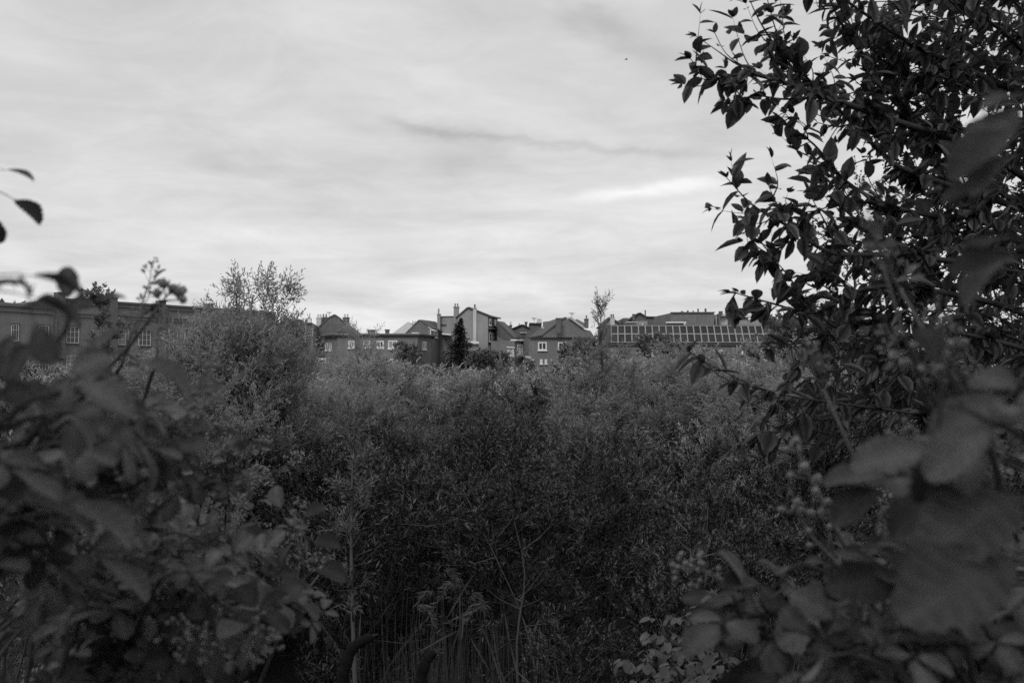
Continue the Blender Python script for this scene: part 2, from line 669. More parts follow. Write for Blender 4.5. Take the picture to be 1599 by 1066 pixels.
def window(root, F, x0, y0, x1, y1, nx=2, ny=1, frame='white', pane='glass', bar=0.07, sill=True, sill_mat=None):
    bl, br, tr, tl = sq_rect(F, x0, y0, x1, y1)
    u = (br - bl).normalized()
    w, h = (br - bl).length, tl.z - bl.z
    up = Vector((0, 0, 1))
    mb = MB()

    def bx(mbx, a0, a1, b0, b1, p0, p1):
        q = [bl + u * a + up * b + F.n * p0 for a, b in ((a0, b0), (a1, b0), (a1, b1), (a0, b1))]
        mbx.hexa(local(root, q), local(root, [p + F.n * (p1 - p0) for p in q]))
    bx(mb, 0, bar, 0, h, -0.05, 0.09)
    bx(mb, w - bar, w, 0, h, -0.05, 0.09)
    bx(mb, bar, w - bar, 0, bar, -0.05, 0.09)
    bx(mb, bar, w - bar, h - bar, h, -0.05, 0.09)
    b2 = bar * 0.7
    for i in range(1, nx):
        c = w * i / nx
        bx(mb, c - b2 / 2, c + b2 / 2, bar, h - bar, -0.05, 0.075)
    for i in range(1, ny):
        c = h * i / ny
        bx(mb, bar, w - bar, c - b2 / 2, c + b2 / 2, -0.05, 0.07)
    wo = mb.build('window', M[frame], root)
    pm = MB()
    bx(pm, bar * 0.8, w - bar * 0.8, bar * 0.8, h - bar * 0.8, -0.04, 0.02)
    put('pane', pm.mesh('pane', M[pane]), wo)
    if sill:
        sm = MB()
        bx(sm, -0.08, w + 0.08, -0.12, -0.005, -0.05, 0.2)
        put('sill', sm.mesh('sill', M[sill_mat or frame]), wo)
    return wo


def wall_prism(root, F, outline, depth, mt, name='wall', x0=None, x1=None):
    """outline: photo points of the top edge from one end to the other"""
    top = [F.at(px, py) for px, py in outline]
    poly = [Vector((top[0].x, top[0].y, F.base))] + [Vector((top[-1].x, top[-1].y, F.base))] + top[::-1]
    mb = MB()
    mb.prism(local(root, poly), F.back * depth)
    return mb.build(name, M[mt], root)


def roof_strip(root, F, p, q, depth, mt, thick=0.18, over=0.3, name='roof', parent=None):
    """roof slab lying on the facade outline from p to q and running back over the house"""
    a, b = F.at(*p), F.at(*q)
    d = (b - a).normalized()
    nrm = d.cross(F.back)
    if nrm.z < 0:
        nrm = -nrm
    poly = [a - d * 0.0 + F.n * over + nrm * 0.004, b + F.n * over + nrm * 0.004, b + F.n * over + nrm * thick, a + F.n * over + nrm * thick]
    mb = MB()
    mb.prism(local(root, poly), F.back * (depth + 2 * over))
    return mb.build(name, M[mt], parent or root)


def slab(root, quad, mt, thick=0.15, name='roof', parent=None):
    q = [Vector(p) for p in quad]
    n = (q[1] - q[0]).cross(q[3] - q[0]).normalized()
    if n.z < 0:
        n = -n
    mb = MB()
    mb.hexa(local(root, q), local(root, [p + n * thick for p in q]))
    return mb.build(name, M[mt], parent or root)


def chimney(root, px0, px1, ytop, ybot, Z, mt='brick_d', depth=0.8, cap=True, pots=0, parent=None, pot_mt='brick'):
    a, b = P(px0, ybot, Z), P(px1, ytop, Z)
    w = b.x - a.x
    mb = MB()

    def bx(x0, x1, z0, z1, y0, y1):
        q = [Vector((x0, y0, z0)), Vector((x1, y0, z0)), Vector((x1, y0, z1)), Vector((x0, y0, z1))]
        mb.hexa(local(root, q), local(root, [p + Vector((0, y1 - y0, 0)) for p in q]))
    bx(a.x, b.x, a.z, b.z, Z, Z + depth)
    if cap:
        bx(a.x - 0.07, b.x + 0.07, b.z + 0.003, b.z + 0.13, Z - 0.07, Z + depth + 0.07)
    co = mb.build('chimney', M[mt], parent or root)
    for i in range(pots):
        pm = MB()
        c = Vector((a.x + w * (i + 0.5) / pots, Z + depth / 2, b.z + 0.12)) - root.location
        pm.tube([c, c + Vector((0, 0, 0.25)), c + Vector((0, 0, 0.5))], [0.14, 0.11, 0.13], 8)
        put('chimney_pot', pm.mesh('chimney_pot', M[pot_mt]), co)
    return co


def course(root, F, x0, x1, y0a, y0b, y1a, y1b, p0, p1, mt, name):
    """string course or coping following the wall: photo rows at both ends"""
    a = [F.at(x0, y1a), F.at(x1, y1b), F.at(x1, y0b), F.at(x0, y0a)]
    a[1].z = a[1].z
    mb = MB()
    mb.hexa(local(root, [p + F.n * p0 for p in a]), local(root, [p + F.n * p1 for p in a]))
    return mb.build(name, M[mt], root)


def pipe(root, pts, r, mt, name, parent=None):
    mb = MB()
    mb.tube(local(root, pts), r, 6)
    return mb.build(name, M[mt], parent or root)


def aerial(root, px, ytop, ybot, Z):
    """rooftop aerial: mast with short cross bars"""
    a, b = P(px, ybot, Z), P(px, ytop, Z)
    mb = MB()
    mb.tube(local(root, [a, b]), 0.035, 5)
    for k in range(4):
        c = a.lerp(b, 0.97 - 0.07 * k) - root.location
        w = 0.45 - 0.06 * k
        mb.tube([c + Vector((-w, 0.05 * k, 0.02)), c + Vector((w, 0.1 - 0.05 * k, 0.0))], 0.018, 4)
    mb.build('aerial', M['metal_d'], root)


def thing_at(name, F, px, label, cat, group=None):
    p = F.foot(px)
    r = empty(name, p)
    tag(r, label, cat, group)
    return r


GH = 'houses beyond the thicket'


def factory():
    F = Facade(96, 110, 310, 124.5, base=0.5)
    r = thing_at('factory', F, 96, 'long brick factory with parapet, piers and small-paned windows behind the brambles', 'factory')
    sl = lambda y96, px: 585 - (585 - y96) * (1 - 0.117 * (px - 96) / 214.0)
    wall_prism(r, F, [(-60, sl(473, -60)), (90, sl(482, 90)), (90.4, sl(468, 90)), (430, sl(468, 430))], 14, 'brick')
    course(r, F, 96, 430, 465, sl(465, 430), 468.4, sl(468.4, 430), -0.3, 0.22, 'stone', 'coping')
    course(r, F, 96.5, 430, 473, sl(473, 430), 474.3, sl(474.3, 430), -0.1, 0.16, 'stone', 'cornice')
    course(r, F, 96.5, 430, 487.6, sl(487.6, 430), 488.8, sl(488.8, 430), -0.1, 0.12, 'stone', 'string_course')
    course(r, F, 96.5, 430, 492.6, sl(492.6, 430), 494.0, sl(494.0, 430), -0.1, 0.12, 'stone', 'string_course')
    course(r, F, -60, 83.5, sl(479.5, -60), 480.6, sl(482.4, -60), 483.2, -0.2, 0.2, 'stone', 'coping')
    course(r, F, -60, 83.5, sl(488.5, -60), 489.5, sl(490, -60), 491, -0.1, 0.14, 'stone', 'string_course')
    for x0, x1, yt in ((84, 96, 458), (166.5, 177.5, 465.6), (243, 253, 471), (318, 327, 476)):
        mb = MB()
        rect_block(mb, r, F, x0, yt, x1, 560, -0.5, 0.35)
        pr = mb.build('pier', M['brick_d'], r)
        mb = MB()
        rect_block(mb, r, F, x0 - 0.7, yt - 1.6, x1 + 0.7, yt - 0.06, -0.6, 0.45)
        put('pier_cap', mb.mesh('pier_cap', M['stone']), pr)
    for x0, x1 in ((17, 29), (61, 76), (103, 123), (184, 201), (216, 235), (258, 277), (288, 305), (-22, -8)):
        y = 507 + (x0 - 18) * 0.037
        window(r, F, x0, y, x1, y + 25, 3, 3, 'offwhite', 'glass', 0.06, True, 'stone')
        # soldier-course lintel over the opening
        mb = MB()
        rect_block(mb, r, F, x0 - 1, y - 2.0, x1 + 1, y - 0.2, -0.05, 0.1)
        mb.build('lintel', M['metal_d'], r)
        y2 = y + 45
        window(r, F, x0, y2, x1, y2 + 25, 3, 3, 'offwhite', 'glass', 0.06, True, 'stone')
    pipe(r, [F.at(84.6, 491, 0.5), F.at(84.6, 560, 0.5)], 0.08, 'metal_d', 'downpipe')
    # lamp bracket by the window
    pipe(r, [F.at(122, 513, 0.1), F.at(124, 510, 0.5), F.at(126, 505.5, 0.9), F.at(122.5, 504.5, 1.1)], 0.04, 'metal_d', 'lamp_bracket')
    return r


def low_workshop():
    F = Facade(392, 138, 492, 139, base=0.6)
    r = thing_at('workshop', F, 440, 'low flat-topped workshop cluttered with roof vents beside the gabled house', 'workshop')
    wall_prism(r, F, [(392, 503), (416, 503.6), (416.3, 504.5), (452, 505), (452.3, 502.6), (487, 503.4), (490, 506)], 9, 'brick_d')
    course(r, F, 392, 489, 503.4, 504.8, 505.2, 506.4, 0.0, 0.15, 'felt', 'roof_edge')
    # roof clutter
    for x0, x1, y0, y1 in ((421, 427, 500.6, 504.2), (438, 444, 501, 505), (462, 472, 498, 503), (448, 451, 497, 505)):
        Z = 143
        a, b = P(x0, y1, Z), P(x1, y0, Z)
        mb = MB()
        q = [Vector((a.x, Z, a.z - 0.3)), Vector((b.x, Z, a.z - 0.3)), Vector((b.x, Z, b.z - 0.12)), Vector(((a.x + b.x) / 2, Z, b.z)), Vector((a.x, Z, b.z - 0.12))]
        mb.prism(local(r, q), Vector((0, 1.1, 0)))
        mb.build('roof_vent', M['metal_d'], r)
    for x in (473.5, 476.5, 478.8, 486.2):
        pipe(r, [P(x, 504.5, 141.5), P(x, 497, 141.5)], 0.05, 'metal_d', 'rail_post')
    pipe(r, [P(478.6, 497.2, 141.5), P(486.4, 497.2, 141.5)], 0.05, 'metal_d', 'rail')
    pipe(r, [P(478.6, 500, 141.5), P(486.4, 500, 141.5)], 0.05, 'metal_d', 'rail')
    mb = MB()
    rect_block(mb, r, F, 470, 512, 478.5, 534, 0.02, 0.4)
    mb.build('rendered_panel', M['render_l'], r)
    slab(r, [F.at(451, 520, 0.1), F.at(451, 520, 0.1) + Vector((0, 3, 0.5)), F.at(470, 514, 0.1) + Vector((0, 3, 0.5)), F.at(470, 514, 0.1)], 'tile_d', 0.2, 'lean_to_roof')
    pipe(r, [F.at(488.4, 513, 0.15), F.at(487.6, 540, 0.15)], 0.07, 'offwhite', 'downpipe')
    window(r, F, 480, 518, 485, 523, 1, 1, 'offwhite')


def gabled_house():
    F = Facade(488, 146, 560, 146.6, base=0.6)
    r = thing_at('gabled_house', F, 522, 'brick house with plain steep gable and a chimney on each slope', 'house', GH)
    wall_prism(r, F, [(488, 521.5), (512, 498), (522.6, 492.4), (536, 503.5), (558, 519.5)], 9, 'brick_d')
    roof_strip(r, F, (486, 523.5), (512, 498), 9, 'tile', 0.2, 0.12)
    roof_strip(r, F, (512, 498), (522.8, 492.2), 9, 'tile', 0.2, 0.12)
    roof_strip(r, F, (522.4, 492.2), (560, 521), 9, 'tile', 0.2, 0.12)
    chimney(r, 493.8, 501.2, 497, 516, 147.2, 'render_l', 1.0, True, 2, pot_mt='offwhite')
    chimney(r, 501.8, 510.5, 496.4, 510, 148.6, 'brick_d', 1.0, True, 2)
    chimney(r, 535.4, 544, 496.6, 513, 147.6, 'brick_d', 1.0, True, 2, pot_mt='offwhite')
    aerial(r, 514, 487, 497, 150)
    mb = MB()
    rect_block(mb, r, F, 527, 517.4, 543, 519.4, 0.02, 0.25)
    mb.build('string_course', M['metal_d'], r)
    return r


def corner_house():
    """flat-roofed brick house with canted ends"""
    Ff = Facade(527, 132, 652, 132, base=0.6)
    Fl = Facade(507, 136.5, 527, 132, base=0.6)
    Fr = Facade(652, 132, 674, 137, base=0.6)
    r = thing_at('flat_roofed_house', Ff, 590, 'two-storey brick house with flat roof, canted corners and white windows', 'house', GH)
    top = [Fl.at(507, 528), Ff.at(527, 524), Ff.at(652, 523), Fr.at(674, 528)]
    zt = top[1].z
    ring = [Vector((p.x, p.y, 0)) for p in top] + [Vector((top[3].x - 1, top[3].y + 8, 0)), Vector((top[0].x + 1, top[0].y + 8, 0))]
    mb = MB()
    mb.prism(local(r, [p + Vector((0, 0, 0.6)) for p in ring]), Vector((0, 0, zt - 0.6)))
    mb.build('wall', M['brick'], r)
    c = sum(ring, Vector()) / len(ring)
    grow = [p + (p - c).normalized() * 0.55 for p in ring]
    mb = MB()
    mb.prism(local(r, [p + Vector((0, 0, zt + 0.005)) for p in grow]), Vector((0, 0, 0.22)))
    rf = mb.build('roof', M['felt'], r)
    mb = MB()
    g2 = [p + (p - c).normalized() * 0.58 for p in ring]
    mb.prism(local(r, [p + Vector((0, 0, zt + 0.23)) for p in g2]), Vector((0, 0, 0.05)))
    put('roof_edge', mb.mesh('roof_edge', M['zinc']), rf)
    for x0, x1, y0, y1, nx, ny in ((566.8, 578.4, 532, 543.4, 2, 1), (588, 599.4, 532, 543.4, 2, 1), (606, 620.6, 531.6, 544.4, 2, 1),
                                   (572.4, 578.4, 559, 569.4, 1, 1), (588, 598.6, 559, 569.4, 2, 1), (607, 619, 560, 570, 2, 1), (544, 554, 532, 543.4, 2, 1), (553, 562, 559, 569.4, 2, 1)):
        window(r, Ff, x0, y0, x1, y1, nx, ny, 'white', 'net' if (x0 < 570 or x0 > 600) and y0 < 550 else 'glass', 0.17)
    for x0, x1 in ((509, 512.3), (514.6, 518)):
        window(r, Fl, x0, 535.6, x1, 547, 1, 1, 'white', 'net', 0.12)
    for x0, x1 in ((659.4, 662.2), (662.9, 665.2)):
        window(r, Fr, x0, 533.4, x1, 545.4, 1, 1, 'white', 'glass', 0.14)
    # things standing on the roof that belong to it
    chimney(r, 574, 584.6, 516, 521.5, 136, 'brick_d', 1.0)
    chimney(r, 601.4, 607, 515.6, 521.5, 136, 'metal_d', 0.8)
    course(r, Ff, 640, 651, 517.6, 517.6, 520.2, 520.2, -3, -2.4, 'offwhite', 'roof_light')
    slab(r, [P(482, 561.8, 134), P(482, 561.8, 136), P(509, 561.8, 136), P(509, 561.8, 134)], 'white', 0.25, 'canopy_roof')
    pipe(r, [P(508.4, 563, 134.1), P(508.4, 580, 134.1)], 0.09, 'white', 'canopy_post')


def hip_house():
    r = empty('hip_roofed_house', P(637, 585, 146))
    tag(r, 'house behind the flat roof showing only a pale pyramid roof', 'house', GH)
    a, b, c, d = P(613, 521.5, 143), P(664, 521.5, 143), P(676, 521.5, 153), P(618, 521.5, 153)
    ap = P(637, 503.6, 148)
    mb = MB()
    mb.prism(local(r, [Vector((p.x, p.y, 0.6)) for p in (a, b, c, d)]), Vector((0, 0, a.z - 0.6)))
    mb.build('wall', M['brick'], r)
    for q, mt in (((a, b), 'zinc'), ((b, c), 'tile'), ((d, a), 'tile'), ((c, d), 'tile')):
        mb = MB()
        pts = local(r, [q[0] + Vector((0, 0, 0.01)), q[1] + Vector((0, 0, 0.01)), ap])
        n = Vector((0, 0, 0.12))
        mb.prism(pts, n)
        mb.build('roof', M[mt], r)
    pipe(r, [P(644.5, 507, 149), P(644.5, 501, 149)], 0.05, 'metal_d', 'vent_pipe')
    pipe(r, [P(646.6, 507, 149), P(646.6, 501.6, 149)], 0.05, 'metal_d', 'vent_pipe')
    pipe(r, [P(648.6, 507, 149), P(648.6, 501.4, 149)], 0.05, 'metal_d', 'vent_pipe')


def terrace_house():
    """house whose tiled roof runs back from a brick gable beside the pale pyramid roof"""
    F = Facade(646, 140, 674, 140, base=0.6)
    r = thing_at('terrace_house', F, 660, 'brick house with long worn tiled roof beside the dark conifer', 'house', GH)
    mb = MB()
    wall_prism(r, F, [(634, 522), (655.4, 501.2), (674, 514.5), (674.3, 524)], 0.4, 'brick_d', 'gable_wall')
    a, b = P(655, 500.6, 140), P(674, 513.6, 140)
    c, d = P(700, 522, 150), P(679, 503.6, 150)
    slab(r, [a, b, c, d], 'tile', 0.2)
    slab(r, [P(634, 521.5, 140), a, d, P(652, 521.5, 150)], 'tile', 0.2)
    Fs = Facade(672.4, 140, 697, 150, base=0.6)
    wall_prism(r, Fs, [(672.4, 514.6), (697, 522.5)], 0.4, 'brick', 'wall')
    window(r, Fs, 677, 516.8, 682.6, 526.4, 3, 1, 'white', 'glass', 0.1)
    pipe(r, [P(672.4, 514, 139.7), P(672.4, 526, 139.7)], 0.06, 'white', 'downpipe')
    slab(r, [P(690, 522, 143), P(690, 522, 146), P(704, 523.6, 146), P(704, 523.6, 143)], 'white', 0.2, 'bay_roof')


def tall_house():
    F = Facade(683, 143.9, 762, 143, base=0.6)
    r = thing_at('tall_house', F, 731, 'tallest house with blank grey rendered side, stepped roofline and three chimneys', 'house', GH)
    # main gable
    wall_prism(r, F, [(714, 497), (719, 491), (731, 481.6), (742, 484), (762, 493.4)], 8, 'render')
    roof_strip(r, F, (712, 497.6), (731, 481.2), 8, 'tile_d', 0.2, 0.2)
    roof_strip(r, F, (731, 481.2), (764, 494.2), 8, 'tile_d', 0.25, 0.2)
    F2 = Facade(683, 146, 716, 145.6, base=0.6)
    wall_prism(r, F2, [(683, 494.6), (716, 494.2)], 7, 'render', 'rear_wing')
    course(r, F2, 682.6, 715, 493.6, 493.2, 495, 494.6, -0.2, 0.12, 'stone', 'coping')
    window(r, F2, 689, 506.2, 697, 509, 3, 1, 'metal_d', 'glass', 0.08, False)
    chimney(r, 682.6, 687.4, 491.4, 520, 145.2, 'render', 1.0, True)
    pipe(r, [P(685, 491, 145.7), P(685, 482, 145.7)], 0.13, 'render', 'flue')
    chimney(r, 708.4, 716.2, 480, 505, 144.6, 'render', 1.2, True, 2, pot_mt='render')
    chimney(r, 738.6, 744, 481.6, 540, 143.0, 'render_l', 0.6, True, 1, pot_mt='metal_d')
    # street front running away behind the gable wall
    Fs = Facade(762.4, 143.1, 777, 152, base=0.6)
    wall_prism(r, Fs, [(762.4, 493.6), (777, 497.2)], 0.5, 'brick_d', 'street_wall')
    for x0, x1, y0, y1 in ((763.4, 766.6, 498, 507.5), (771.8, 774.6, 499.5, 508), (763.4, 767, 519.6, 533), (768.6, 771.6, 520, 533), (763.6, 767, 540, 552), (770.6, 773.6, 540, 552)):
        window(r, Fs, x0, y0, x1, y1, 1, 1, 'white', 'glass', 0.16)
    course(r, Fs, 762, 777, 511.8, 513.4, 513.4, 514.8, 0.0, 0.5, 'stone', 'balcony_slab')
    course(r, Fs, 762, 777.6, 492.6, 496.2, 494.6, 498, 0.0, 0.5, 'metal_d', 'eaves')
    # lean-to with a white roof edge at the foot of the blank wall
    slab(r, [P(730, 534.8, 138), P(730, 533.8, 142), P(746, 535, 142), P(748, 536.4, 138)], 'white', 0.18, 'lean_to_roof')
    Fl = Facade(732, 138.6, 748, 138.6, base=0.6)
    wall_prism(r, Fl, [(732, 536.6), (747, 537.6)], 3, 'render', 'lean_to_wall')
    window(r, Fl, 739.6, 546, 743, 557, 1, 2, 'white', 'glass', 0.1)


def long_roof_house():
    r = empty('long_roofed_house', P(790, 585, 146))
    tag(r, 'house with long dark roof sloping down from the tall rendered house', 'house', GH)
    F = Facade(776, 146, 808, 143, base=0.6)
    wall_prism(r, F, [(776, 504.4), (783, 505.2), (804, 527.4), (806, 534)], 0.4, 'brick_d', 'gable_wall')
    slab(r, [P(775, 502.8, 146), P(786, 504.6, 153), P(815, 531.6, 150), P(803.6, 528.4, 143)], 'tile', 0.25)
    Fs = Facade(804, 143.2, 815, 150, base=0.6)
    wall_prism(r, Fs, [(804, 531), (815, 532)], 0.4, 'brick_d', 'wall')
    slab(r, [P(776, 532, 139), P(776, 526, 144), P(800, 540, 143), P(796, 543, 139)], 'tile', 0.2, 'lean_to_roof')
    Fl = Facade(776, 139.2, 797, 139.2, base=0.6)
    wall_prism(r, Fl, [(776, 533.4), (796, 543.8)], 3, 'brick_d', 'lean_to_wall')


def bay_house():
    r = empty('bay_window_house', P(804, 585, 138))
    tag(r, 'narrow pale brick house front with arched white bay windows', 'house', GH)
    F = Facade(803, 136, 819, 138, base=0.6)
    wall_prism(r, F, [(803.4, 531.6), (819, 532.6)], 4, 'brick')
    course(r, F, 803, 818, 529.6, 529.9, 532.0, 532.4, -0.6, 0.4, 'white', 'cornice')
    for x0, x1 in ((807.6, 811), (811.8, 815), (815.6, 818)):
        w = window(r, F, x0, 539.6, x1, 553.8, 1, 3, 'white', 'glass', 0.12, False)
        c = F.at((x0 + x1) / 2, 539.8, 0.05)
        hw = (F.at(x1, 540) - F.at(x0, 540)).length / 2
        mb = MB()
        arc = [c + F.u * (hw * math.cos(t)) + Vector((0, 0, hw * math.sin(t))) for t in [math.pi * i / 8 for i in range(9)]]
        mb.prism(local(r, arc), F.n * 0.1)
        put('window_arch', mb.mesh('window_arch', M['white']), w)
    course(r, F, 805, 819, 554.6, 555, 556.4, 556.8, 0.0, 0.5, 'white', 'sill_course')
    Fb = Facade(791.6, 134.5, 803, 134.5, base=0.6)
    bb = wall_prism(r, Fb, [(792, 543), (803, 543.6)], 1.6, 'render_l', 'bay')
    course(r, Fb, 791.4, 803.8, 541, 542, 542.8, 543.6, -0.4, 0.3, 'white', 'bay_roof')
    for x0, x1 in ((793.4, 797), (799.4, 802.6)):
        window(r, Fb, x0, 545.4, x1, 555.6, 1, 2, 'white', 'glass', 0.1)


def dark_roofs():
    F = Facade(800, 152, 850, 152, base=0.6)
    r = thing_at('dark_roofed_house', F, 820, 'dark house with uneven roofline and dormer between the long roof and the brick gable', 'house', GH)
    wall_prism(r, F, [(800, 514.5), (808, 512.6), (815.6, 508), (822, 511.4), (826.4, 512), (826.8, 506), (833, 505.4), (845.4, 507), (845.8, 526), (850, 526)], 7, 'brick_d')
    roof_strip(r, F, (800, 514), (815.6, 507.6), 7, 'tile_d')
    roof_strip(r, F, (815.6, 507.6), (826.6, 513), 7, 'tile_d')
    roof_strip(r, F, (826.6, 505.6), (846, 506.8), 7, 'tile_d')
    chimney(r, 795.2, 799.6, 508.6, 520, 151, 'brick_d', 0.9, True, 1, pot_mt='offwhite')
    chimney(r, 819.6, 823.4, 503.6, 514, 153, 'brick_d', 0.9, True)
    chimney(r, 838.6, 845.6, 503.8, 510, 154, 'render_l', 0.9, True, 3, pot_mt='offwhite')
    pipe(r, [P(808, 512, 152), P(811.4, 504.6, 152)], 0.05, 'metal_d', 'aerial')
    aerial(r, 834, 496, 506, 155)
    Fd = Facade(812, 147, 822, 147, base=0.6)
    wall_prism(r, Fd, [(812.6, 520.2), (821.6, 520.2)], 3, 'brick_d', 'dormer')
    course(r, Fd, 812, 822.4, 518.8, 518.8, 520.0, 520.0, -0.6, 0.3, 'offwhite', 'dormer_roof')
    window(r, Fd, 814, 521, 819.8, 528, 1, 1, 'metal_d', 'glass', 0.1, False)


def brick_gable_house():
    F = Facade(826, 134, 930, 136, base=0.6)
    r = thing_at('brick_gable_house', F, 880, 'brick house with broad gable, tall chimney and white windows over the willows', 'house', GH)
    wall_prism(r, F, [(826, 529), (848, 528), (848.3, 524), (869, 507.6), (878.6, 500), (884, 497.4), (889, 498.2), (910, 513.4), (922, 516.4), (930, 528)], 7, 'brick')
    roof_strip(r, F, (845.6, 525.4), (878.8, 499.4), 7, 'tile', 0.2, 0.1)
    roof_strip(r, F, (878.4, 499.6), (885, 496.8), 7, 'tile', 0.2, 0.1)
    roof_strip(r, F, (888.4, 497.4), (911, 513.8), 7, 'zinc', 0.3, 0.35)
    course(r, F, 826, 927, 526.4, 526.2, 527.6, 527.4, 0.0, 0.35, 'metal_d', 'gutter')
    chimney(r, 868.6, 875.6, 497.8, 520, 133.6, 'brick_d', 0.7, True, 0)
    # roof of the rear part, ridge parallel to the front
    a = [P(848, 512, 142), P(848, 504.4, 147), P(872, 501.6, 147), P(880, 506, 142)]
    slab(r, a, 'tile', 0.2)
    a = [P(890, 505.6, 143), P(900, 500, 148), P(912, 506, 148), P(912, 513, 143)]
    slab(r, a, 'tile', 0.2)
    aerial(r, 893, 488, 500, 144)
    chimney(r, 913, 919, 499, 512, 144, 'brick_d', 0.8, True, 1)
    # white dormer cheek at the foot of the roof
    Fd = Facade(846.6, 139.5, 861, 139.5, base=0.6)
    wall_prism(r, Fd, [(847, 512.8), (860, 513)], 1.6, 'render_l', 'dormer')
    course(r, Fd, 846, 861, 511.2, 511.4, 512.6, 512.8, -0.5, 0.4, 'white', 'dormer_roof')
    for x0, x1, y0, y1, nx in ((840, 853.6, 534, 546.8, 2), (828.6, 833.4, 560.8, 568, 2), (843, 847, 560.8, 568, 1), (850.4, 854, 560.8, 568, 1), (871, 884, 534, 546.8, 2)):
        window(r, F, x0, y0, x1, y1, nx, 1, 'white', 'glass', 0.17)
    slab(r, [P(820, 558, 131), P(820, 556.4, 133.6), P(830, 558, 133.6), P(829, 560, 131)], 'zinc', 0.12, 'porch_roof')


def far_gables():
    F = Facade(934, 158, 972, 158, base=0.6)
    r = thing_at('grey_gable_house', F, 950, 'grey gable end with pale stout chimney rising behind the solar roof', 'house', GH)
    wall_prism(r, F, [(940, 509), (953, 496), (966, 507)], 8, 'render')
    roof_strip(r, F, (939, 509.8), (953, 495.8), 8, 'tile', 0.2)
    roof_strip(r, F, (953, 495.8), (970, 508.6), 8, 'tile', 0.2)
    chimney(r, 953.4, 959.6, 496.4, 512, 156, 'render_l', 0.9, True, 2, pot_mt='metal_d')
    F = Facade(960, 162, 1034, 162, base=0.6)
    r = thing_at('antenna_house', F, 1000, 'dark house with low gable and thin antenna pole behind the solar roof', 'house', GH)
    wall_prism(r, F, [(961, 500.5), (969, 500.5), (969.3, 507), (973.2, 507), (973.5, 496.4), (981, 496.4), (981.3, 501), (986, 498.4), (998.4, 489.8), (1008, 495.4), (1009, 496), (1032, 496.2), (1034, 500)], 7, 'brick_d')
    roof_strip(r, F, (983, 500.4), (998.4, 489.4), 7, 'tile_d', 0.2)
    roof_strip(r, F, (998.4, 489.4), (1010, 496.2), 7, 'tile_d', 0.2)
    roof_strip(r, F, (1010, 495.8), (1033.4, 495.8), 7, 'felt', 0.2)
    chimney(r, 988.2, 991, 491.4, 500, 160.5, 'brick_d', 0.6)
    pipe(r, [P(1007.6, 497, 160), P(1007.6, 484.2, 160)], 0.10, 'metal_d', 'antenna_pole')
    pipe(r, [P(1006.4, 486, 160), P(1008.8, 486, 160)], 0.05, 'metal_d', 'antenna_arm')
    Fd = Facade(976, 157, 1012, 157, base=0.6)
    wall_prism(r, Fd, [(978, 503.4), (992, 503.2), (992.2, 501.4), (1000, 501.4), (1000.2, 501), (1011, 501)], 2, 'render', 'rear_wing')
    course(r, Fd, 977, 993.6, 502.4, 502.2, 503.8, 503.6, 0, 0.3, 'offwhite', 'flat_roof_edge')
    window(r, Fd, 1002, 505, 1004.6, 509, 1, 1, 'white', 'net', 0.1, False)


def solar_hall():
    Ze, Zr = 118.0, 120.8
    F = Facade(938, Ze, 1330, Ze, base=0.8)
    r = thing_at('solar_hall', F, 1100, 'long brick hall whose sloping roof is covered with framed solar panels', 'hall')
    e0, e1 = P(938, 537.5, Ze), P(1330, 537.5, Ze)
    r0, r1 = P(938, 510.4, Zr), P(1330, 510.4, Zr)
    wall_prism(r, F, [(938, 538.4), (1330, 538.4)], 7, 'brick')
    slab(r, [e0, e1, r1, r0], 'tile_d', 0.16)
    rb = [r0 + Vector((0, 0.1, 0.05)), r1 + Vector((0, 0.1, 0.05)), r1 + Vector((0, 3.4, -2.2)), r0 + Vector((0, 3.4, -2.2))]
    slab(r, rb, 'tile_d', 0.12)
    course(r, F, 938, 1330, 537.2, 537.2, 539, 539, 0.0, 0.3, 'metal_d', 'gutter')
    mb = MB()
    q = [r0 + Vector((0, -0.12, 0.14)), r1 + Vector((0, -0.12, 0.14)), r1 + Vector((0, 0.2, 0.14)), r0 + Vector((0, 0.2, 0.14))]
    mb.hexa(local(r, q), local(r, [p + Vector((0, 0, 0.10)) for p in q]))
    mb.build('ridge_tile', M['stone'], r)
    # panels in two rows: one shared mesh
    up = (r0 - e0)
    up.x = 0.27
    ln = up.length
    upn = up.normalized()
    ux = Vector((1, 0, 0))
    nn = ux.cross(upn).normalized()
    if nn.z < 0:
        nn = -nn
    pw = 0.83
    ph = ln * 0.475
    b = 0.055
    mb = MB()

    def blk(a0, a1, c0, c1, h0, h1, mi):
        q = [ux * a + upn * c + nn * h0 for a, c in ((a0, c0), (a1, c0), (a1, c1), (a0, c1))]
        mb.hexa(q, [p + nn * (h1 - h0) for p in q], mi)
    blk(0.012, pw - 0.012, 0.0, b, 0, 0.05, 1)
    blk(0.012, pw - 0.012, ph - b, ph, 0, 0.05, 1)
    blk(0.012, b, b, ph - b, 0, 0.05, 1)
    blk(pw - b, pw - 0.012, b, ph - b, 0, 0.05, 1)
    blk(b, pw - b, b, ph - b, 0.002, 0.035, 0)
    me = mb.mesh('solar_panel', M['pv'], M['alu'])
    x0 = P(954, 537, Ze).x
    off = e0 - r.location
    for row in range(2):
        for i in range(34):
            base = Vector((x0 + i * pw, e0.y, e0.z)) - r.location + upn * (ln * 0.025 + row * ln * 0.485) + nn * 0.20
            put('solar_panel', me, r, Matrix.Translation(base))
    # small bright roof-lights / windows low in the wall seen through the leaves
    for x0_, x1_ in ((1026, 1030), (1121.5, 1128), (1158, 1160.5), (1183.5, 1189), (1064, 1070)):
        window(r, F, x0_, 546.4, x1_, 552.4, 2, 1, 'white', 'net', 0.1)


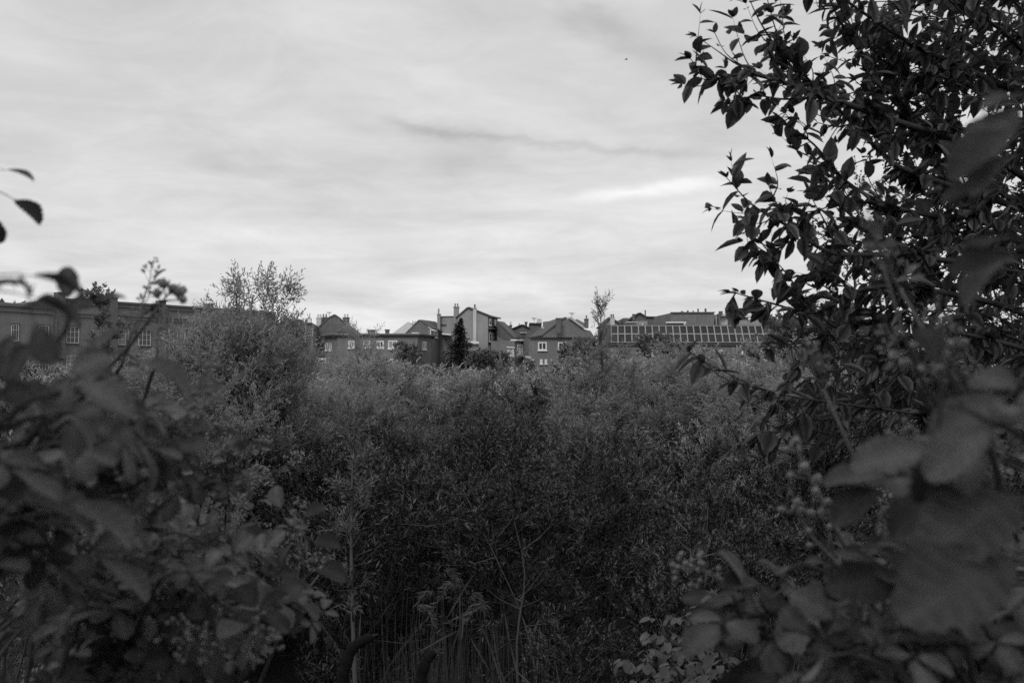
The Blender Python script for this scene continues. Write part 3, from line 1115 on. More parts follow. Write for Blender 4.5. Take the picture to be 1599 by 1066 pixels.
def flat_block():
    F = Facade(1048, 140, 1115, 140.8, base=0.8)
    r = thing_at('flat_block', F, 1080, 'plain flat-topped brick block with small roof vents above the solar panels', 'building', GH)
    wall_prism(r, F, [(1048, 488.6), (1115, 488.2)], 9, 'brick')
    course(r, F, 1047.6, 1116, 487.2, 486.9, 488.9, 488.5, -0.3, 0.2, 'stone', 'coping')
    for x0, x1, y0 in ((1063, 1067, 485.4), (1072.4, 1075.6, 484.6), (1081, 1083.6, 485), (1088.6, 1091.4, 481.8), (1099.8, 1103.6, 481.6)):
        Z = 147
        a, b = P(x0, 489, Z), P(x1, y0, Z)
        mb = MB()
        c = Vector(((a.x + b.x) / 2, Z, a.z)) - r.location
        w = (b.x - a.x) / 2
        h = b.z - a.z
        mb.tube([c, c + Vector((0, 0, h * 0.75)), c + Vector((0, 0, h * 0.76)), c + Vector((0, 0, h))], [w * 0.8, w * 0.8, w, w * 0.7], 8)
        mb.build('roof_vent', M['metal_d'], r)
    Fw = Facade(1040, 132, 1074, 132, base=0.8)
    wall_prism(r, Fw, [(1042, 504.6), (1070, 504.6)], 4, 'brick', 'annexe_wall')
    course(r, Fw, 1040, 1071, 502.4, 502.4, 504.4, 504.4, -0.4, 0.3, 'white', 'annexe_roof_edge')
    mb = MB()
    rect_block(mb, r, Fw, 1067.6, 504.6, 1069.6, 511, 0.05, 0.3)
    mb.build('corner_board', M['white'], r)


def shed_roofs():
    F = Facade(1117, 142, 1212, 143.5, base=0.8)
    r = thing_at('depot', F, 1160, 'weathered depot with pale flat roof sheets beside the plain block', 'building', GH)
    wall_prism(r, F, [(1117, 491), (1137, 492.4), (1137.2, 495.6), (1168, 495), (1168.3, 498.4), (1205, 499), (1206, 502), (1214, 503)], 9, 'brick_l')
    a = [P(1126, 493.6, 141), P(1138, 490.6, 151), P(1208, 495, 156), P(1206, 499.4, 148)]
    slab(r, a, 'zinc', 0.15)
    mb = MB()
    rect_block(mb, r, F, 1117.4, 494.5, 1136.8, 512, 0.02, 0.12)
    mb.build('rendered_panel', M['render_l'], r)
    for x0, x1, y0, y1 in ((1122, 1126, 486, 494), (1119.5, 1122.6, 490, 512), (1136.4, 1141.4, 495.6, 512), (1199.6, 1203, 498, 507)):
        mb = MB()
        rect_block(mb, r, F, x0, y0, x1, y1, 0.15, 0.8)
        mb.build('stack', M['brick_d'], r)
    for x0, x1, y in ((1128, 1134, 490.4), (1141, 1149, 489.4), (1151, 1159.6, 490), (1176, 1183, 492)):
        a, b = P(x0, y + 1.4, 149), P(x1, y, 149)
        mb = MB()
        q = [Vector((a.x, 149, a.z - 0.15)), Vector((b.x, 149, a.z - 0.15)), Vector((b.x - 0.1, 149, b.z)), Vector((a.x + 0.1, 149, b.z))]
        mb.prism(local(r, q), Vector((0, 1.2, 0)))
        mb.build('roof_light', M['metal_d'], r)
    course(r, F, 1140, 1169, 495.6, 495.4, 497, 496.8, 0.0, 0.3, 'metal_d', 'gutter')


for fn in (factory, low_workshop, gabled_house, corner_house, hip_house, terrace_house, tall_house, long_roof_house, bay_house,
           dark_roofs, brick_gable_house, far_gables, solar_hall, flat_block, shed_roofs):
    fn()


# ------------------------------------------------------------------ shrubs and trees
def shrub_arrays(seed, height, radius, stems, branches, shoots, leaves, leaf_l, leaf_w, up=0.5, droop=0.25, style='kite', low=0.2, shoot_l=0.35, slim=1.0, stem_r=0.022, tip_top=True, lean=0.0, hv=0.72, tb=0.8, tipk=0.45):
    """woody stems, side branches and leafy shoots; returns (wood MB, V, F, tone)"""
    rg = np.random.default_rng(seed)
    wood = MB()
    BP, BD, BL = [], [], []
    for s in range(stems):
        a = rg.uniform(0, 2 * math.pi)
        rr = radius * math.sqrt(rg.uniform(0.0, 1.0)) * slim
        h = height * (rg.uniform(hv, 1.0) if s else 1.0) * (1 - 0.25 * (rr / max(radius, 1e-3)) ** 2)
        b0 = np.array([rg.normal(0, 0.12), rg.normal(0, 0.12), 0.0])
        tip = np.array([rr * math.cos(a) + lean * h, rr * math.sin(a), h])
        mid = b0 * 0.55 + tip * 0.45
        mid[:2] *= 0.75
        mid[:2] += rg.normal(0, 0.08, 2)
        pts = [b0 - [0, 0, 0.3], b0 * 0.8 + mid * 0.2, mid, mid * 0.5 + tip * 0.5 + np.append(rg.normal(0, 0.06, 2), 0), tip]
        cur = catmull(pts, 3)
        n = len(cur)
        r0 = stem_r * rg.uniform(0.7, 1.2)
        wood.tube(cur, [r0 * (1 - 0.85 * i / (n - 1)) for i in range(n)], 5)
        ca = np.array([list(p) for p in cur])
        for k in range(branches):
            t = low + (1 - low) * rg.uniform(0, 1) ** tb
            x = t * (n - 1)
            i = min(int(x), n - 2)
            p = ca[i] + (ca[i + 1] - ca[i]) * (x - i)
            ang = rg.uniform(0, 2 * math.pi)
            d = np.array([math.cos(ang), math.sin(ang), rg.uniform(0.0, 1.3) * up * 2])
            d /= np.linalg.norm(d)
            ln = radius * slim * rg.uniform(0.35, 0.8) * (1.15 - 0.6 * t) + 0.12
            q = p + d * ln
            m2 = (p + q) / 2 + np.array([0, 0, -0.06 * ln])
            wood.tube([p, m2, q], [r0 * 0.35, r0 * 0.25, r0 * 0.08], 3, cap=False)
            BP.append(p)
            BD.append(d)
            BL.append(ln)
        if tip_top:
            BP.append(ca[-4])
            BD.append(unit(ca[-1] - ca[-4]))
            BL.append(float(np.linalg.norm(ca[-1] - ca[-4])))
    BP, BD, BL = np.array(BP), np.array(BD), np.array(BL)
    nb = len(BP)
    # shoots off each branch
    idx = np.repeat(np.arange(nb), shoots)
    ns = len(idx)
    t = rg.uniform(0.0, 1.0, ns) ** 0.45
    SP = BP[idx] + BD[idx] * (BL[idx] * t)[:, None]
    SD = unit(BD[idx] * 0.7 + rg.normal(0, 0.45, (ns, 3)) + np.array([0, 0, up * 1.3]))
    SL = shoot_l * rg.uniform(0.5, 1.2, ns)
    stone = 0.5 * rg.uniform(0, 1, nb)[idx] + 0.5 * rg.uniform(0, 1, ns)
    # leaves up each shoot
    li = np.repeat(np.arange(ns), leaves)
    nl = len(li)
    lt = np.tile((np.arange(leaves) + 0.5) / leaves, ns) + rg.uniform(-0.04, 0.04, nl)
    LP = SP[li] + SD[li] * (SL[li] * lt)[:, None] - np.array([0, 0, 1]) * (droop * 0.5 * (SL[li] * lt ** 2))[:, None]
    lat = unit(np.cross(SD[li], rg.normal(0, 1, (nl, 3))))
    spread = rg.uniform(0.5, 1.2, nl)[:, None]
    LD = unit(SD[li] + lat * spread * (1.15 - 0.6 * lt)[:, None] - np.array([0, 0, droop]))
    LN = unit(np.array([0, 0, 1.0]) + rg.normal(0, 0.55, (nl, 3)) - SD[li] * -0.3)
    LL = leaf_l * rg.uniform(0.6, 1.2, nl) * (1.1 - 0.4 * lt)
    LW = leaf_w * rg.uniform(0.8, 1.2, nl)
    tone = np.clip(0.55 * stone[li] + 0.2 * rg.uniform(0, 1, nl) + tipk * (lt - 0.35), 0, 1)
    V, F, tn = leaf_arrays(LP, LD, LN, LL, LW, tone, style)
    return wood, V, F, tn


class Species:
    def __init__(self, name, label_bits, mt, bark, **kw):
        self.name = name
        w, V, F, tn = shrub_arrays(**kw)
        self.h = kw['height']
        self.V, self.F, self.tn = V, F, tn
        self.wood = w.mesh(name + '_trunk', M[bark], smooth_=True)
        self.crown = np_mesh(name + '_crown', V, F, M[mt], tn)


def plant(sp, x, y, scale, rot, name, label, cat, group=None, zs=1.0, tilt=(0, 0), base=None):
    z = gz(x, y) if base is None else base
    r = empty(name, (x, y, z))
    r.rotation_euler = (tilt[0], tilt[1], rot)
    r.scale = (scale, scale, scale * zs)
    put('trunk', sp.wood, r)
    put('crown', sp.crown, r)
    tag(r, label, cat, group)
    return r


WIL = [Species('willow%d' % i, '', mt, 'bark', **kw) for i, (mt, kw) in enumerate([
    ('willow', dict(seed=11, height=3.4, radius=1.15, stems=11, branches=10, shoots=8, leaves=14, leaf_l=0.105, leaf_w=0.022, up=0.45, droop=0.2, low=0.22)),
    ('willow_shade_tint', dict(seed=12, height=3.2, radius=1.25, stems=12, branches=10, shoots=8, leaves=14, leaf_l=0.095, leaf_w=0.02, up=0.6, droop=0.12, low=0.18)),
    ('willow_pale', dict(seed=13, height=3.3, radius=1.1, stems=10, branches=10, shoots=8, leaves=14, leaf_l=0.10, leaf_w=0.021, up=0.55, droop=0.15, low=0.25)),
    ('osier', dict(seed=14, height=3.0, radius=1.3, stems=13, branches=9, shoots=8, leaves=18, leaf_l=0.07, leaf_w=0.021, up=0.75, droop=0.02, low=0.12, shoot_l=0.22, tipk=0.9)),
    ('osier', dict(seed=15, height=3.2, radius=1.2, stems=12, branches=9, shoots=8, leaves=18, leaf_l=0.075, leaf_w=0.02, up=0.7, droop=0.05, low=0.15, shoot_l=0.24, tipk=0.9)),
    ('willow_shade_tint', dict(seed=16, height=3.1, radius=1.15, stems=10, branches=10, shoots=8, leaves=14, leaf_l=0.09, leaf_w=0.02, up=0.5, droop=0.2, low=0.25)),
])]
TALL = [Species('tall_willow%d' % i, '', 'willow_tall', 'bark', **kw) for i, kw in enumerate([
    dict(seed=21, height=5.3, radius=0.9, stems=12, branches=28, shoots=7, leaves=11, leaf_l=0.11, leaf_w=0.023, up=0.35, droop=0.25, low=0.28, shoot_l=0.4, stem_r=0.032, hv=0.86, tb=0.5),
    dict(seed=22, height=5.0, radius=1.05, stems=12, branches=28, shoots=7, leaves=11, leaf_l=0.105, leaf_w=0.023, up=0.4, droop=0.3, low=0.25, shoot_l=0.4, stem_r=0.03, hv=0.84, tb=0.5),
])]
SLIM = Species('slim_willow', '', 'willow', 'bark', seed=31, height=4.5, radius=0.5, stems=1, branches=34, shoots=5, leaves=9, leaf_l=0.11, leaf_w=0.018, up=0.6, droop=0.15, low=0.45, shoot_l=0.28, slim=0.6, stem_r=0.036)
POPL = Species('poplar', '', 'far_leaf', 'bark', seed=32, height=5.0, radius=0.7, stems=1, branches=60, shoots=6, leaves=9, leaf_l=0.10, leaf_w=0.06, up=0.9, droop=0.2, low=0.3, shoot_l=0.25, slim=0.7)
ROUND = Species('round_tree', '', 'far_leaf', 'bark', seed=33, height=5.0, radius=2.2, stems=9, branches=18, shoots=8, leaves=9, leaf_l=0.26, leaf_w=0.14, up=0.5, droop=0.1, low=0.3, shoot_l=0.5)
FINE = Species('thorn_tree', '', 'broad', 'bark_dark', seed=34, height=7.5, radius=2.7, stems=13, branches=26, shoots=9, leaves=10, leaf_l=0.06, leaf_w=0.034, up=0.35, droop=0.25, low=0.25, shoot_l=0.4, stem_r=0.045)


def thicket():
    rg = random.Random(5)
    lands = [(180, 'below the factory'), (420, 'below the tall willow tops'), (560, 'below the gabled brick house'), (680, 'below the flat-roofed house'), (790, 'below the dark conifer'),
             (930, 'below the brick gable house'), (1120, 'below the solar roof'), (1330, 'under the broad-leaved branches'), (9999, 'behind the huge blurred leaf')]
    where = lambda px: next(t for lim, t in lands if px < lim)
    rows = [(8.3, 890, 1.35), (9.8, 735, 1.75), (11.8, 690, 1.7), (14.2, 655, 1.8), (17.2, 628, 1.9), (21.2, 609, 2.0), (26.0, 597, 2.2)]
    depth_word = ['lowest foremost', 'frontmost dark', 'second-row dark', 'mid-thicket', 'mid-thicket paler', 'rear', 'rearmost']
    seen = {}
    for ri, (Z, ytop, step) in enumerate(rows):
        x = -0.50 * Z + rg.uniform(0, step)
        while x < 0.50 * Z:
            y = Z + rg.uniform(-0.6, 0.6) * (1 + Z * 0.03)
            px = W0 / 2 + FPX * x / y
            if ri == 0 and not (780 < px < 1300):
                x += step
                continue
            yt = ytop + rg.uniform(-62, 50) * (10 / Z) ** 0.7
            if px < 560:
                yt -= 30 * (12 / Z) * min(1, (560 - px) / 200)
            if 760 < px < 1250 and Z < 12:
                yt += 20
            top = P(px, yt, y).z
            h = top - gz(x, y)
            k = rg.choice([0, 2, 0, 5]) if Z > 16 else (rg.choice([0, 1, 5, 2]) if px < 640 else rg.choice([3, 4, 3, 4, 1, 5]))  # front bushes favour the leaf colours with shade painted in
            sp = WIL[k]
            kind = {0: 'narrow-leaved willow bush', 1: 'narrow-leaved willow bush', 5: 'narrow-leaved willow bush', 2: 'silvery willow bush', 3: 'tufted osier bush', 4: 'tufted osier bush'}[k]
            lab = '%s %s %s' % (depth_word[ri], kind, where(px))
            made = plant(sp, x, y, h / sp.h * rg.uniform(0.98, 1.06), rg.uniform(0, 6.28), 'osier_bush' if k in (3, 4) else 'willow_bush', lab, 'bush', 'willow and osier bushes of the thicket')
            seen.setdefault(lab, []).append((px, made))
            x += step * rg.uniform(0.75, 1.2)
    for lab, v in seen.items():
        v.sort(key=lambda q: q[0])
        if len(v) > 1:
            words = {2: ('left-hand', 'right-hand'), 3: ('left-hand', 'middle', 'right-hand')}.get(len(v)) or ['left-hand'] + ['%s inner' % w for w in ('first', 'second', 'third')][:len(v) - 2] + ['right-hand']
            for w, (_, o) in zip(words, v):
                o['label'] = w + ' ' + lab
    # far rows read as one mass of foliage
    rgn = np.random.default_rng(8)
    Vs, Fs, Ts = [], [], []
    off = 0
    for Z, ytop, step in ((32, 592, 2.2), (40, 584, 2.6), (52, 578, 3.2), (66, 573, 3.8), (84, 569, 4.6)):
        x = -0.56 * Z
        while x < 0.56 * Z:
            y = Z + rgn.uniform(-2.5, 2.5)
            px = W0 / 2 + FPX * x / y
            yt = ytop + rgn.uniform(-7, 5)
            if px < 620:
                yt -= 12
            if px > 900:
                yt -= 26
            h = P(px, yt, y).z - gz(x, y)
            sp = WIL[rgn.integers(0, 6)]
            nl = len(sp.V) // 4
            keep = np.sort(rgn.choice(nl, int(nl * 0.33), replace=False))
            V = sp.V.reshape(-1, 4, 3)[keep]
            c = V.mean(1, keepdims=True)
            V = c + (V - c) * (1.7 if Z < 50 else 2.2)
            V = V.reshape(-1, 3) * (h / sp.h)
            V[:, :2] *= 1.45
            a = rgn.uniform(0, 6.28)
            ca, sa = math.cos(a), math.sin(a)
            V = np.stack([V[:, 0] * ca - V[:, 1] * sa + x, V[:, 0] * sa + V[:, 1] * ca + y, V[:, 2] + gz(x, y)], 1)
            n = len(keep)
            b = np.arange(n)[:, None] * 4 + off
            Fs.append(np.concatenate([b + [0, 1, 2], b + [0, 2, 3]], 0))
            Vs.append(V)
            Ts.append(np.repeat(sp.tn.reshape(-1, 4)[keep, 0], 4))
            off += 4 * n
            x += step * rgn.uniform(0.8, 1.2)
    o = put('far_thicket', np_mesh('far_thicket', np.concatenate(Vs), np.concatenate(Fs), M['willow_far_lit_tint'], np.concatenate(Ts)))
    tag(o, 'far willow scrub reading as one mass up to the houses', 'scrub', None, 'stuff')


thicket()


def at_px(sp, px, ytop, Z, name, label, cat, rot=0.0, group=None, wide=1.0, tilt=(0, 0)):
    top = P(px, ytop, Z)
    h = top.z - gz(top.x, Z)
    s = h / sp.h
    r = plant(sp, top.x, Z, s * wide, rot, name, label, cat, group, 1.0 / wide, tilt)
    return r


GT = 'tall willows standing above the thicket'
at_px(TALL[0], 332, 446, 13.0, 'tall_willow', 'tall feathery willow top beside the end of the factory roofline', 'willow', 0.6, GT, 0.75)
at_px(TALL[1], 412, 446, 13.6, 'tall_willow', 'tall willow with open top reaching toward the gabled house', 'willow', 2.2, GT, 0.72)
at_px(TALL[1], 376, 430, 13.2, 'tall_willow', 'middle one of the tall willow tops, highest against the sky', 'willow', 4.6, GT, 0.75)
at_px(TALL[0], 284, 530, 12.2, 'tall_willow', 'willow leaning over the factory windows beside the bramble canes', 'willow', 3.9, GT, 1.0)
at_px(TALL[1], 432, 556, 15.5, 'tall_willow', 'rounded willow in front of the low workshop', 'willow', 5.0, GT)
at_px(TALL[0], 235, 540, 16.0, 'tall_willow', 'willow filling the gap under the factory windows', 'willow', 1.2, GT, 1.2)
at_px(TALL[1], 575, 512, 24.0, 'tall_willow', 'willow whose sprays cover the middle of the flat-roofed house', 'willow', 0.3, GT, 0.85)
at_px(TALL[1], 935, 545, 20.0, 'tall_willow', 'willow below the slender shoot beside the solar roof', 'willow', 1.9, GT, 1.1)
at_px(TALL[0], 1010, 540, 24.0, 'tall_willow', 'willow covering the start of the solar panels', 'willow', 4.4, GT, 1.1)
at_px(TALL[0], 470, 572, 14.4, 'tall_willow', 'willow mass below the workshop rail', 'willow', 2.7, GT, 1.15)
at_px(TALL[1], 530, 566, 17.0, 'tall_willow', 'willow rising under the canted corner of the flat-roofed house', 'willow', 3.3, GT, 1.2)
at_px(TALL[0], 625, 566, 23.0, 'tall_willow', 'willow just below the round garden tree', 'willow', 0.1, GT, 1.2)
at_px(TALL[1], 1072, 541, 23.0, 'tall_willow', 'willow below the middle of the solar roof', 'willow', 5.6, GT, 1.25)
at_px(TALL[0], 1140, 543, 20.0, 'tall_willow', 'willow hiding the wall windows of the solar hall', 'willow', 2.4, GT, 1.25)
at_px(TALL[1], 1205, 536, 17.5, 'tall_willow', 'willow at the end of the solar roof by the broad leaves', 'willow', 3.0, GT, 1.25)
at_px(TALL[0], 1290, 560, 15.0, 'tall_willow', 'willow in the shade of the lowest broad-leaved branch', 'willow', 4.1, GT, 1.25)
at_px(SLIM, 933, 474, 19.6, 'willow_shoot', 'slender willow shoot standing alone against the sky by the solar roof', 'willow', 0.4, None, 0.55)
at_px(POPL, 158, 434, 24.0, 'poplar_sapling', 'narrow young poplar in front of the factory pier', 'poplar', 1.0)
at_px(SLIM, 551, 640, 9.2, 'willow_sapling', 'thin bare-stemmed willow sapling at the front of the thicket', 'willow', 2.0, None, 1.1)
at_px(SLIM, 322, 600, 9.8, 'willow_sapling', 'straight willow sapling beside the flowering brambles', 'willow', 4.0, None, 1.3)
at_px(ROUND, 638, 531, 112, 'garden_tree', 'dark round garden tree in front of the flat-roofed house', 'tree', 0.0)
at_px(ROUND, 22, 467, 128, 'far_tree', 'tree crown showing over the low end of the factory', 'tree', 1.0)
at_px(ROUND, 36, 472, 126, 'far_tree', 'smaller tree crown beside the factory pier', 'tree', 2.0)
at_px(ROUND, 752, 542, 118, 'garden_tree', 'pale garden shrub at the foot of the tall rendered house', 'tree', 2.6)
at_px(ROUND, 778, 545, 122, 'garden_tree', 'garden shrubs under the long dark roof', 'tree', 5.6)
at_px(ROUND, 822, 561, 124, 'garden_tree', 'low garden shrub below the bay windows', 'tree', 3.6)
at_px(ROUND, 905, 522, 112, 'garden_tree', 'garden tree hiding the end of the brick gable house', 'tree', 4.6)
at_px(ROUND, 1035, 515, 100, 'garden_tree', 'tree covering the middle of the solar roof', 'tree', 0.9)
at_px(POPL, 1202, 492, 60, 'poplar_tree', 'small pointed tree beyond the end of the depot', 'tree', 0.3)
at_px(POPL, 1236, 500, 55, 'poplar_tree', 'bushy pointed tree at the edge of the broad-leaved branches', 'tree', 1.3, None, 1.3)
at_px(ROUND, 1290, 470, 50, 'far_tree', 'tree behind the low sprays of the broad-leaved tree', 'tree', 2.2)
at_px(FINE, 1640, -60, 9.5, 'thorn_tree', 'dense dark small-leaved tree behind the broad-leaved branches', 'tree', 0.7, None, 0.8)
at_px(FINE, 1545, 330, 11.0, 'thorn_tree', 'lower small-leaved tree filling the edge of the thicket', 'tree', 2.9, None, 0.95)
GB = 'unseen trees added behind the viewer for shade'  # out-of-view trees, added to keep light off the foreground
for k, (x, y, sc, rot, w) in enumerate(((-2.8, -2.7, 1.05, .3, 'over the brambles'), (3.2, -2.7, 1.05, 1.7, 'beside the broad-leaved tree'), (0.2, -4.0, 1.2, 2.6, 'straight behind the path'), (-6.8, -2.8, .85, 3.8, 'far along on the factory side'), (6.6, -2.6, .85, 5.0, 'far along on the solar roof side'))):
    plant(FINE, x, y, sc, rot, 'thorn_tree', 'unseen small-leaved tree, added to shade the foreground, ' + w, 'tree', GB)


def conifer():
    rg = np.random.default_rng(3)
    base = P(718, 578, 128)
    top = P(716.5, 497, 128)
    h = top.z - base.z
    r = empty('conifer', base)
    tag(r, 'dark pointed conifer in front of the tall rendered house', 'conifer')
    mb = MB()
    mb.tube([(0, 0, -0.5), (0, 0, h * 0.5), (0, 0, h)], [0.16, 0.09, 0.01], 6)
    mb.build('trunk', M['bark_dark'], r)
    n = 260
    t = rg.uniform(0, 1, n) ** 0.75
    z = h * (1 - t) * 0.97 + 0.15
    ang = rg.uniform(0, 6.28, n)
    ln = (0.12 + 2.9 * (t ** 0.9)) * rg.uniform(0.45, 1.2, n)
    k = 16
    i = np.repeat(np.arange(n), k)
    s = np.tile((np.arange(k) + 0.5) / k, n)
    rad = np.stack([np.cos(ang), np.sin(ang), np.zeros(n)], 1)
    PP = rad[i] * (ln[i] * s)[:, None]
    PP[:, 2] = z[i] + 0.10 * ln[i] * s - 0.35 * ln[i] * s ** 2 + rg.normal(0, 0.04, n * k)
    D = unit(rad[i] + rg.normal(0, 0.55, (n * k, 3)) + [0, 0, -0.15])
    V, F, tn = leaf_arrays(PP, D, unit(rg.normal(0, 0.4, (n * k, 3)) + [0, 0, 1]), rg.uniform(0.25, 0.5, n * k), rg.uniform(0.10, 0.18, n * k), rg.uniform(0, 1, n * k))
    put('crown', np_mesh('conifer_crown', V, F, M['conifer'], tn), r)


conifer()


# ------------------------------------------------------------------ the broad-leaved tree on the bank
def ell_leaf_mesh(name, L, Wd, mt, curl=0.15):
    V, F, tn = leaf_arrays(np.zeros((1, 3)), np.array([[0, 1.0, 0]]), np.array([[0, 0, 1.0]]), np.array([L]), np.array([Wd]), np.array([0.5]), 'ell', curl)
    return np_mesh(name, V, F, M[mt], tn)


def basis(p, d, n, s=1.0):
    d = Vector(d).normalized()
    x = d.cross(Vector(n))
    if x.length < 1e-4:
        x = d.cross(Vector((1, 0, 0.3)))
    x.normalize()
    z = x.cross(d)
    return Matrix(((x.x * s, d.x * s, z.x * s, p[0]), (x.y * s, d.y * s, z.y * s, p[1]), (x.z * s, d.z * s, z.z * s, p[2]), (0, 0, 0, 1)))


def plum_tree():
    rg = random.Random(17)
    rn = np.random.default_rng(17)
    x0, y0 = 3.05, 4.9
    root = empty('plum_tree', (x0, y0, gz(x0, y0)))
    tag(root, 'broad-leaved tree reaching its leafy branches in across the sky', 'tree')
    O = root.location
    tr = [Vector((x0, y0, gz(x0, y0) - 0.2)), Vector((x0 - 0.1, y0, 0.6)), Vector((x0 + 0.05, y0 - 0.1, 1.8)), Vector((x0 - 0.05, y0, 3.2)), Vector((x0 + 0.1, y0 + 0.1, 4.8))]
    trc = catmull(tr, 4)
    mb = MB()
    mb.tube(local(root, trc), [0.085 * (1 - 0.6 * i / (len(trc) - 1)) for i in range(len(trc))], 9)
    mb.build('trunk', M['bark_dark'], root, True)
    limbs = [
        [(1560, 250, 4.6), (1400, 190, 4.3), (1290, 152, 4.1), (1195, 120, 4.0), (1150, 117, 4.0), (1108, 124, 3.95), (1078, 92, 3.9)],
        [(1195, 120, 4.0), (1150, 100, 4.02), (1118, 78, 4.0), (1087, 57, 4.0)],
        [(1240, 136, 4.05), (1170, 108, 4.1), (1135, 85, 4.12), (1116, 52, 4.1)],
        [(1285, 152, 4.1), (1225, 155, 4.0), (1180, 150, 3.95), (1130, 160, 3.9)],
        [(1580, 139, 4.8), (1470, 92, 4.5), (1413, 62, 4.4), (1320, 0, 4.3), (1270, -50, 4.2)],
        [(1600, 330, 4.7), (1424, 270, 4.3), (1370, 232, 4.25), (1290, 150, 4.2), (1225, 80, 4.2), (1190, -30, 4.2)],
        [(1290, 150, 4.2), (1240, 110, 4.2), (1190, 40, 4.15), (1160, -25, 4.1)],
        [(1350, 90, 4.4), (1310, 30, 4.4), (1285, -30, 4.4)],
        [(1600, 430, 4.6), (1400, 400, 4.2), (1300, 395, 4.1), (1225, 350, 4.0), (1175, 320, 3.95), (1135, 278, 3.9)],
        [(1260, 372, 4.05), (1220, 330, 4.0), (1200, 290, 4.0)],
        [(1310, 395, 4.1), (1290, 350, 4.1), (1262, 300, 4.1)],
        [(1240, 360, 4.0), (1210, 400, 4.0), (1190, 380, 3.95)],
        [(1620, 500, 4.6), (1430, 450, 4.2), (1340, 455, 4.1), (1275, 488, 4.05), (1200, 472, 4.0), (1140, 455, 3.95)],
        [(1270, 487, 4.05), (1230, 430, 4.0), (1205, 400, 4.0)],
        [(1330, 455, 4.1), (1290, 420, 4.1), (1255, 430, 4.1)],
        [(1640, 640, 4.4), (1480, 650, 4.0), (1390, 640, 3.9), (1270, 624, 3.8), (1200, 610, 3.7), (1120, 575, 3.6), (1076, 549, 3.5)],
        [(1200, 610, 3.7), (1130, 590, 3.6), (1100, 565, 3.55)],
        [(1620, 230, 4.8), (1520, 330, 4.5), (1420, 330, 4.3), (1330, 290, 4.2), (1270, 225, 4.1), (1215, 185, 4.05)],
        [(1330, 290, 4.2), (1290, 260, 4.15), (1245, 235, 4.1)],
        [(1420, 330, 4.3), (1370, 320, 4.2), (1330, 310, 4.1), (1290, 290, 4.1)],
        [(1640, 560, 4.5), (1500, 520, 4.3), (1380, 500, 4.2), (1270, 530, 4.1), (1200, 545, 4.0)],
        [(1380, 500, 4.2), (1300, 520, 4.1), (1240, 580, 4.0), (1180, 690, 3.9)],
        [(1640, 120, 5.0), (1540, 30, 4.8), (1430, -20, 4.6)],
        [(1640, 40, 5.1), (1560, -20, 4.8)],
        [(1500, 330, 4.5), (1440, 390, 4.3), (1380, 370, 4.2), (1330, 350, 4.2)],
        [(1640, 700, 4.3), (1500, 600, 4.2), (1400, 560, 4.1), (1300, 600, 4.0), (1240, 660, 3.9), (1210, 700, 3.85)],
        [(1500, 260, 4.6), (1470, 150, 4.6), (1400, 110, 4.5), (1340, 60, 4.5)],
        [(1560, 420, 4.7), (1480, 250, 4.7), (1430, 180, 4.6), (1380, 140, 4.5)],
        [(1560, 520, 4.6), (1450, 560, 4.4), (1350, 550, 4.3)],
    ]
    rad0 = [0.022, .006, .006, .007, .024, .02, .010, .012, .02, .008, .008, .006, .02, .007, .008, .010, .005, .022, .008, .012, .018, .012, .024, .02, .012, .016, .012, .014, .012]
    LP, LD, LN, LL, LW = [], [], [], [], []

    def leafy(cur, r0, start, dens, size=1.0):
        # leaves on short stalks set alternately along a twig
        n = len(cur)
        s = 0.0
        for i in range(1, n):
            seg = cur[i] - cur[i - 1]
            s += seg.length
            if i / n < start:
                continue
            while s > 0:
                s -= rg.uniform(0.7, 1.3) / dens
                p = cur[i - 1].lerp(cur[i], rg.random())
                d = seg.normalized()
                a = Vector((rg.gauss(0, 1), rg.gauss(0, 1), rg.gauss(0, 1)))
                lat = d.cross(a).normalized()
                LP.append(p)
                ld = (d * rg.uniform(0.2, 0.9) + lat * rg.uniform(0.5, 1.0) + Vector((0, 0, -rg.uniform(0.1, 0.75)))).normalized()
                LD.append(ld)
                LN.append(Vector((rg.gauss(0, .45), rg.gauss(-0.15, .5), 1)).normalized())
                ll = size * rg.uniform(0.045, 0.118)
                LL.append(ll)
                LW.append(ll * rg.uniform(0.46, 0.64))
        p = cur[-1]
        for k in range(3):
            d = (cur[-1] - cur[-2]).normalized()
            LP.append(p)
            LD.append((d + Vector((rg.gauss(0, .5), rg.gauss(0, .5), rg.gauss(0, .4)))).normalized())
            LN.append(Vector((rg.gauss(0, .5), rg.gauss(0, .5), 1)))
            ll = size * rg.uniform(0.03, 0.06)
            LL.append(ll)
            LW.append(ll * 0.5)
    curves = []
    tw = MB()
    for li, lm in enumerate(limbs):
        pts = [P(*q) for q in lm]
        main = li not in (1, 2, 3, 6, 7, 9, 10, 11, 13, 14, 16, 18, 19, 24)
        if main and lm[0][0] >= 1490:
            zt = pts[0].z - 0.35
            k = min(trc, key=lambda p: abs(p.z - zt))
            pts = [k] + pts
        cur = catmull(pts, 7)
        n = len(cur)
        r0 = rad0[li]
        mb = MB()
        mb.tube(local(root, cur), [max(0.0016, r0 * (1 - 0.93 * (i / (n - 1)) ** 0.8)) for i in range(n)], 7)
        mb.build('branch', M['bark_dark'], root, True)
        curves.append(cur)
        bare = li in (1, 2, 15, 16)
        leafy(cur, r0, 0.32 if main else 0.05, (24 if li > 2 else 9) if bare else 27)
        # twigs
        if bare:
            continue
